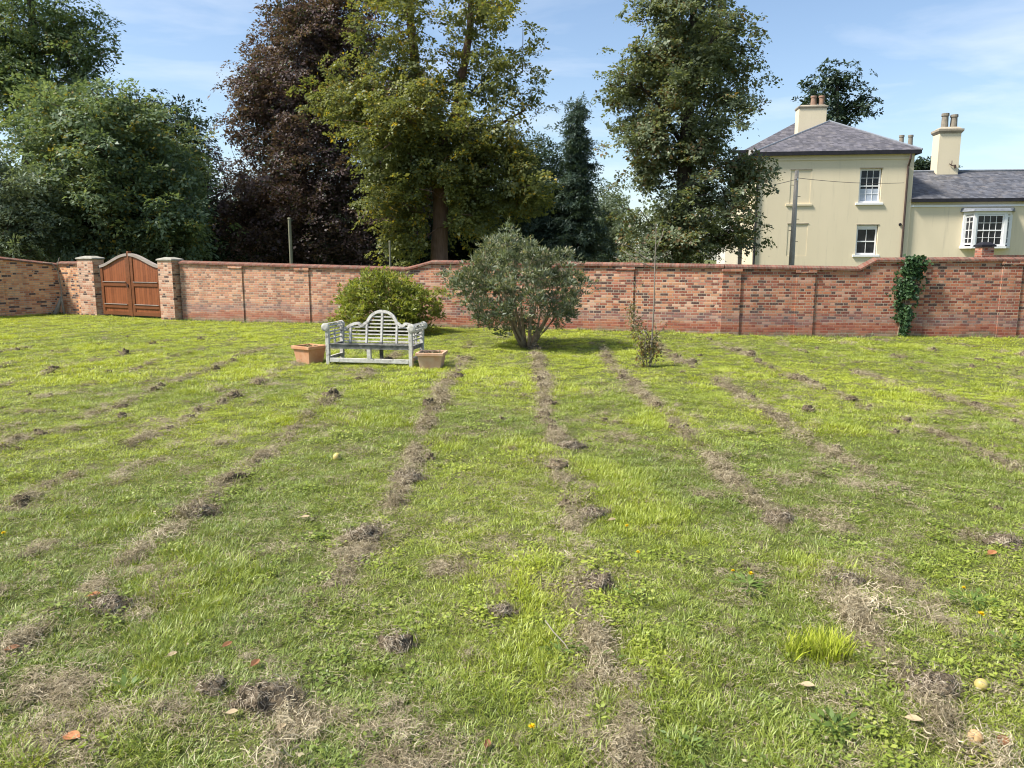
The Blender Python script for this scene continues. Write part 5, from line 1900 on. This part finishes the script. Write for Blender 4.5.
def dandelion(px, py, label, rr=.019, hh=.075):
    c = at(px, py, hh)
    root = empty('dandelion', (c[0], c[1], gz(c)))
    tag(root, label, 'flower', 'yellow dandelions in the lawn')
    MB().tube([(0, .01, 0), (.004, 0, hh * .6), (0, 0, hh)], .0022, 5).build('stalk', M['stalk'], root)
    r = np.random.default_rng(int(px * 7 + py)); n = 70
    a = r.uniform(0, 6.283, n); el = r.uniform(.1, 1.2, n)
    Dv = np.stack([np.cos(a) * np.cos(el), np.sin(a) * np.cos(el), np.sin(el)], 1)
    P = np.tile([0, 0, hh], (n, 1))
    link_mesh('flower_head', leaf_mesh('flower_head', P, Dv, r.normal(0, 1, (n, 3)) * .3 + UP, rr * r.uniform(.8, 1.1, n), .005), M['petal'], root)


rosette(748, 590, 46, .075, 301, 0, 'leafy dandelion clump below the pair of yellow flowers right of centre')
rosette(972, 607, 40, .075, 302, 0, 'leafy weed clump beside the dandelions near the right edge')
rosette(560, 652, 34, .06, 303, 0, 'dark leafy weed around a thin dry stick near bottom centre')
rosette(835, 732, 44, .07, 304, 0, 'low bright weed clump just left of the pale curled leaf at lower right')
rosette(600, 660, 22, .055, 305, 0, 'small loose weed just right of the thin dry stick')
rosette(128, 690, 16, .075, 306, 0, 'grey-green upright weed above the curled orange leaf', .8)
rosette(690, 745, 30, .06, 307, 0, 'low weed patch in the turf at the bottom edge, right of centre')
rosette(1010, 655, 30, .06, 308, 0, 'bright weed patch cut by the right edge')
rosette(632, 600, 26, .05, 309, 0, 'pale weed beside the thatch row right of centre')
rosette(830, 590, 22, .05, 310, 0, 'flat weed beside the large raked clump right of the yellow flowers')
dandelion(751, 574, 'yellow dandelion flower, brighter of the pair right of centre')
dandelion(733, 572, 'yellow half-closed dandelion beside a brighter one right of centre', .014, .06)
dandelion(981, 617, 'round yellow dandelion near the right edge')
dandelion(964, 586, 'small yellow dandelion above the leafy weed near the right edge', .013, .05)
dandelion(638, 552, 'small yellow dandelion in the upper middle of the lawn beside a thatch row', .016)
dandelion(627, 527, 'faint yellow dandelion farthest from the camera', .016)
dandelion(532, 717, 'pale yellow dandelion at the bottom centre', .016, .05)
dandelion(3, 530, 'yellow dandelion cut by the left edge', .018)

# bright tuft
c = at(812, 652)
tf = empty('grass_tuft', (c[0], c[1], gz(c)))
tag(tf, 'bright lime-green tuft of long grass in the mown lawn', 'grass tuft')
r = np.random.default_rng(55)
sets = []; off = 0; VV = []; QQ = []
for i in range(26):
    V, Qq = blade_set(24, .05, .07, .125, .0055, .30, 400 + i, .45)
    V = V + np.array([r.normal(0, .075), r.normal(0, .035), 0])
    VV.append(V); QQ.append(Qq + off); off += len(V)
t = NT('bright_grass_blades')
g_ = t.n('ShaderNodeNewGeometry')
c_ = t.ramp(g_.outputs['Random Per Island'], [(0, (.26, .33, .03)), (.5, (.42, .48, .05)), (1, (.56, .58, .13))])
dfs = t.n('ShaderNodeBsdfDiffuse'); t.l(c_, dfs.inputs[0]); tls = t.n('ShaderNodeBsdfTranslucent'); t.l(c_, tls.inputs[0])
ms_ = t.n('ShaderNodeMixShader'); ms_.inputs[0].default_value = .35
t.l(dfs.outputs[0], ms_.inputs[1]); t.l(tls.outputs[0], ms_.inputs[2]); t.l(ms_.outputs[0], t.out.inputs[0])
link_mesh('blades', mesh_np('blades', np.concatenate(VV), np.concatenate(QQ)), t.m, tf)


# clods of raked-out turf
def clod(px, py, w, h, seed, label):
    c = at(px, py); r = np.random.default_rng(seed)
    root = empty('turf_clod', (c[0], c[1], gz(c)))
    tag(root, label, 'turf clod', 'loose clods of dead turf')
    nu, nv = 18, 10
    vs, fs = [], []
    for j in range(nv + 1):
        ph = math.pi / 2 * j / nv
        for i in range(nu):
            a = 2 * math.pi * i / nu
            h_ = 1; k_ = 1 + .8 * mnoise.noise(Vector((math.cos(a) * 1.6 + seed, math.sin(a) * 1.6, ph * 1.8))) + r.normal(0, .04)
            vs.append((w / 2 * math.cos(ph) * math.cos(a) * k_, w * .42 * math.cos(ph) * math.sin(a) * k_, h * math.sin(ph) * k_ - .012))
    for j in range(nv):
        for i in range(nu):
            i2 = (i + 1) % nu
            fs.append((j * nu + i, j * nu + i2, (j + 1) * nu + i2, (j + 1) * nu + i))
    b = MB(); b.add(vs, fs); b.build('earth', M['clod'], root, smooth=True)
    n = int(520 * (w / .16) ** 1.3)
    a = r.uniform(0, 6.283, n); ph = np.arcsin(r.random(n))
    kk = np.array([1 + .8 * mnoise.noise(Vector((math.cos(q) * 1.6 + seed, math.sin(q) * 1.6, e_ * 1.8))) for q, e_ in zip(a, ph)])[:, None]
    P = np.stack([w / 2 * np.cos(ph) * np.cos(a), w * .42 * np.cos(ph) * np.sin(a), h * np.sin(ph)], 1) * r.uniform(.9, 1.3, (n, 1)) * kk
    P[:, 2] = np.maximum(P[:, 2], .004)
    out = P / (np.linalg.norm(P, axis=1)[:, None] + 1e-6)
    Dv = r.normal(0, 1, (n, 3)); Dv -= out * (np.sum(Dv * out, 1) * .75)[:, None]
    link_mesh('dead_straw', leaf_mesh('dead_straw', P - Dv * .018, Dv, out + r.normal(0, .4, (n, 3)), r.uniform(.025, .06, n), .0032), M['straw_obj'], root)


t = NT('clod_straw')
g_ = t.n('ShaderNodeNewGeometry')
c_ = t.ramp(g_.outputs['Random Per Island'], [(0., (.09, .07, .05)), (.4, (.25, .20, .14)), (.75, (.40, .34, .25)), (1., (.55, .49, .38))])
t.principled(c_, .9, .1)
M['straw_obj'] = t.m
for i, (px, py, w, h, lab) in enumerate((
        (396, 640, .15, .085, 'upstanding dark clod of dead turf left of bottom centre'),
        (502, 611, .16, .035, 'flat strip of dead turf just above bottom centre'),
        (262, 697, .26, .07, 'wide pale heap of raked dead grass at lower left'),
        (213, 690, .13, .045, 'small dark clod left of the wide pale heap'),
        (847, 588, .20, .05, 'broad raked clump of dead grass right of the yellow flowers'),
        (110, 605, .24, .05, 'long dark ridge of raked turf at the left'),
        (598, 585, .19, .06, 'raised clump of dead turf in the row right of centre'),
        (572, 450, .26, .06, 'distant clump in the dead grass row right of centre'),
        (592, 515, .24, .05, 'middle clump in the dead grass row right of centre'),
        (408, 480, .30, .06, 'middle clump in the dead grass row left of centre'),
        (365, 535, .26, .055, 'nearer clump in the dead grass row left of centre'),
        (1006, 548, .22, .06, 'dark raked clump at the right edge of the lawn'),
        (780, 520, .22, .055, 'clump of dead turf between the two rows on the right'),
        (200, 510, .26, .05, 'grey clump in the outer left row of dead grass'),
        (930, 690, .24, .05, 'brown mat of dead grass left of the two apples'))):
    clod(px, py, w, h, 500 + i, lab)

# fallen leaves
M['leaf_orange'] = mat_simple('orange_fallen_leaf', (.30, .115, .045), (.40, .19, .08), 30, .7, .2, .3)
M['leaf_pale'] = mat_simple('pale_fallen_leaf', (.34, .26, .15), (.44, .35, .22), 30, .7, .2, .3)
M['leaf_brown'] = mat_simple('brown_fallen_leaf', (.17, .075, .035), (.26, .13, .06), 30, .7, .2, .3)


def fallen(px, py, L, mat, label, az=0.3, curl=.5):
    c = at(px, py, .035)
    o = MB()
    n = 10
    vs, fs = [], []
    for i in range(n + 1):
        f = i / n
        w_ = L * .30 * math.sin(math.pi * min(1, f * .97 + .03)) ** .8
        z_ = L * curl * (.30 * (f - .45) ** 2 * 4 * .35)
        for sgn in (-1, 0, 1):
            vs.append(((f - .5) * L, sgn * w_, z_ + abs(sgn) * w_ * .45))
    for i in range(n):
        for q in (0, 1):
            k_ = i * 3 + q
            fs.append((k_, k_ + 3, k_ + 4, k_ + 1))
    m = len(vs); vs2 = [(a, b_, z_ - .0015) for a, b_, z_ in vs]
    fs2 = [tuple(m + k_ for k_ in reversed(f_)) for f_ in fs]
    o.add(vs + vs2, fs + fs2)
    o.tube([(-L * .5, 0, L * curl * .08), (-L * .75, .004, .004)], [.0015, .001], 4)
    ob_ = o.build('fallen_leaf', mat)
    ob_.location = (c[0], c[1], gz(c) + .028); ob_.rotation_euler = (.15, -.1, az)
    tag(ob_, label, 'leaf', 'fallen leaves on the lawn')


for a in ((72, 735, .085, 'leaf_orange', 'curled orange leaf near the bottom left corner', -.3),
          (94, 590, .07, 'leaf_orange', 'orange leaf on the dark turf ridge at the left', .4),
          (255, 658, .06, 'leaf_brown', 'brown leaf in the grass above the wide pale heap', 1.2),
          (232, 707, .05, 'leaf_pale', 'pale leaf just left of the wide pale heap', .2),
          (281, 719, .05, 'leaf_pale', 'pale leaf just below the wide pale heap', 1.0),
          (172, 651, .05, 'leaf_pale', 'small pale leaf in the grass at lower left', .7),
          (227, 639, .055, 'leaf_brown', 'reddish-brown leaf beside a small clod at lower left', .9),
          (487, 728, .05, 'leaf_brown', 'dark red-brown leaf near the bottom centre', 1.4),
          (808, 681, .06, 'leaf_pale', 'long pale dry leaf below the bright grass tuft', -.4),
          (914, 718, .065, 'leaf_pale', 'long pale curled leaf left of the rosy apple', -.5),
          (12, 646, .07, 'leaf_brown', 'brown leaf at the left edge', .3),
          (612, 343 + 174, .06, 'leaf_pale', 'pale leaf beside the thatch row in the upper middle', .3),
          (305, 514, .07, 'leaf_pale', 'whitish leaf left of centre, beyond the pale apple', .2),
          (992, 553, .08, 'leaf_orange', 'rusty leaf on the dark clump at the right edge', .5),
          (1003, 738, .07, 'leaf_brown', 'brown leaf right of the rosy apple', .8)):
    fallen(a[0], a[1], a[2], M[a[3]], a[4], a[5])

# thin dry stick
c = at(552, 640)
sk = MB().tube([(-.03, .12, .06), (.01, .02, .045), (.06, -.07, .03), (.085, -.13, .012)], [.003, .0035, .003, .002], 5)
sk = sk.build('dry_stick', M['twig_pale'])
sk.location = (c[0], c[1], gz(c))
tag(sk, 'thin pale dry stick lying in the grass near bottom centre', 'stick')

# weeds along the foot of the wall
r = np.random.default_rng(66)
VV, QQ, off = [], [], 0
for (a, b_) in ((PIER, BEND), (BEND, REND), (LEFT_END, CORNER)):
    d = (b_ - a); l = np.linalg.norm(d[:2]); d = d / l
    for s_ in np.arange(.3, l, .16):
        if r.random() < .25: continue
        p = a + d * s_
        V, Qq = blade_set(16, .09, .06, .17 if r.random() < .25 else .11, .010, .45, int(r.integers(1e6)), .5)
        V = V + np.array([p[0] + d[1] * .14, p[1] - d[0] * .14, gz(p)]); VV.append(V); QQ.append(Qq + off); off += len(V)
o = link_mesh('rough_grass', mesh_np('rough_grass', np.concatenate(VV), np.concatenate(QQ)), LF['weed'])
tag(o, 'rough uncut grass along the foot of the garden walls', None, None, 'stuff')
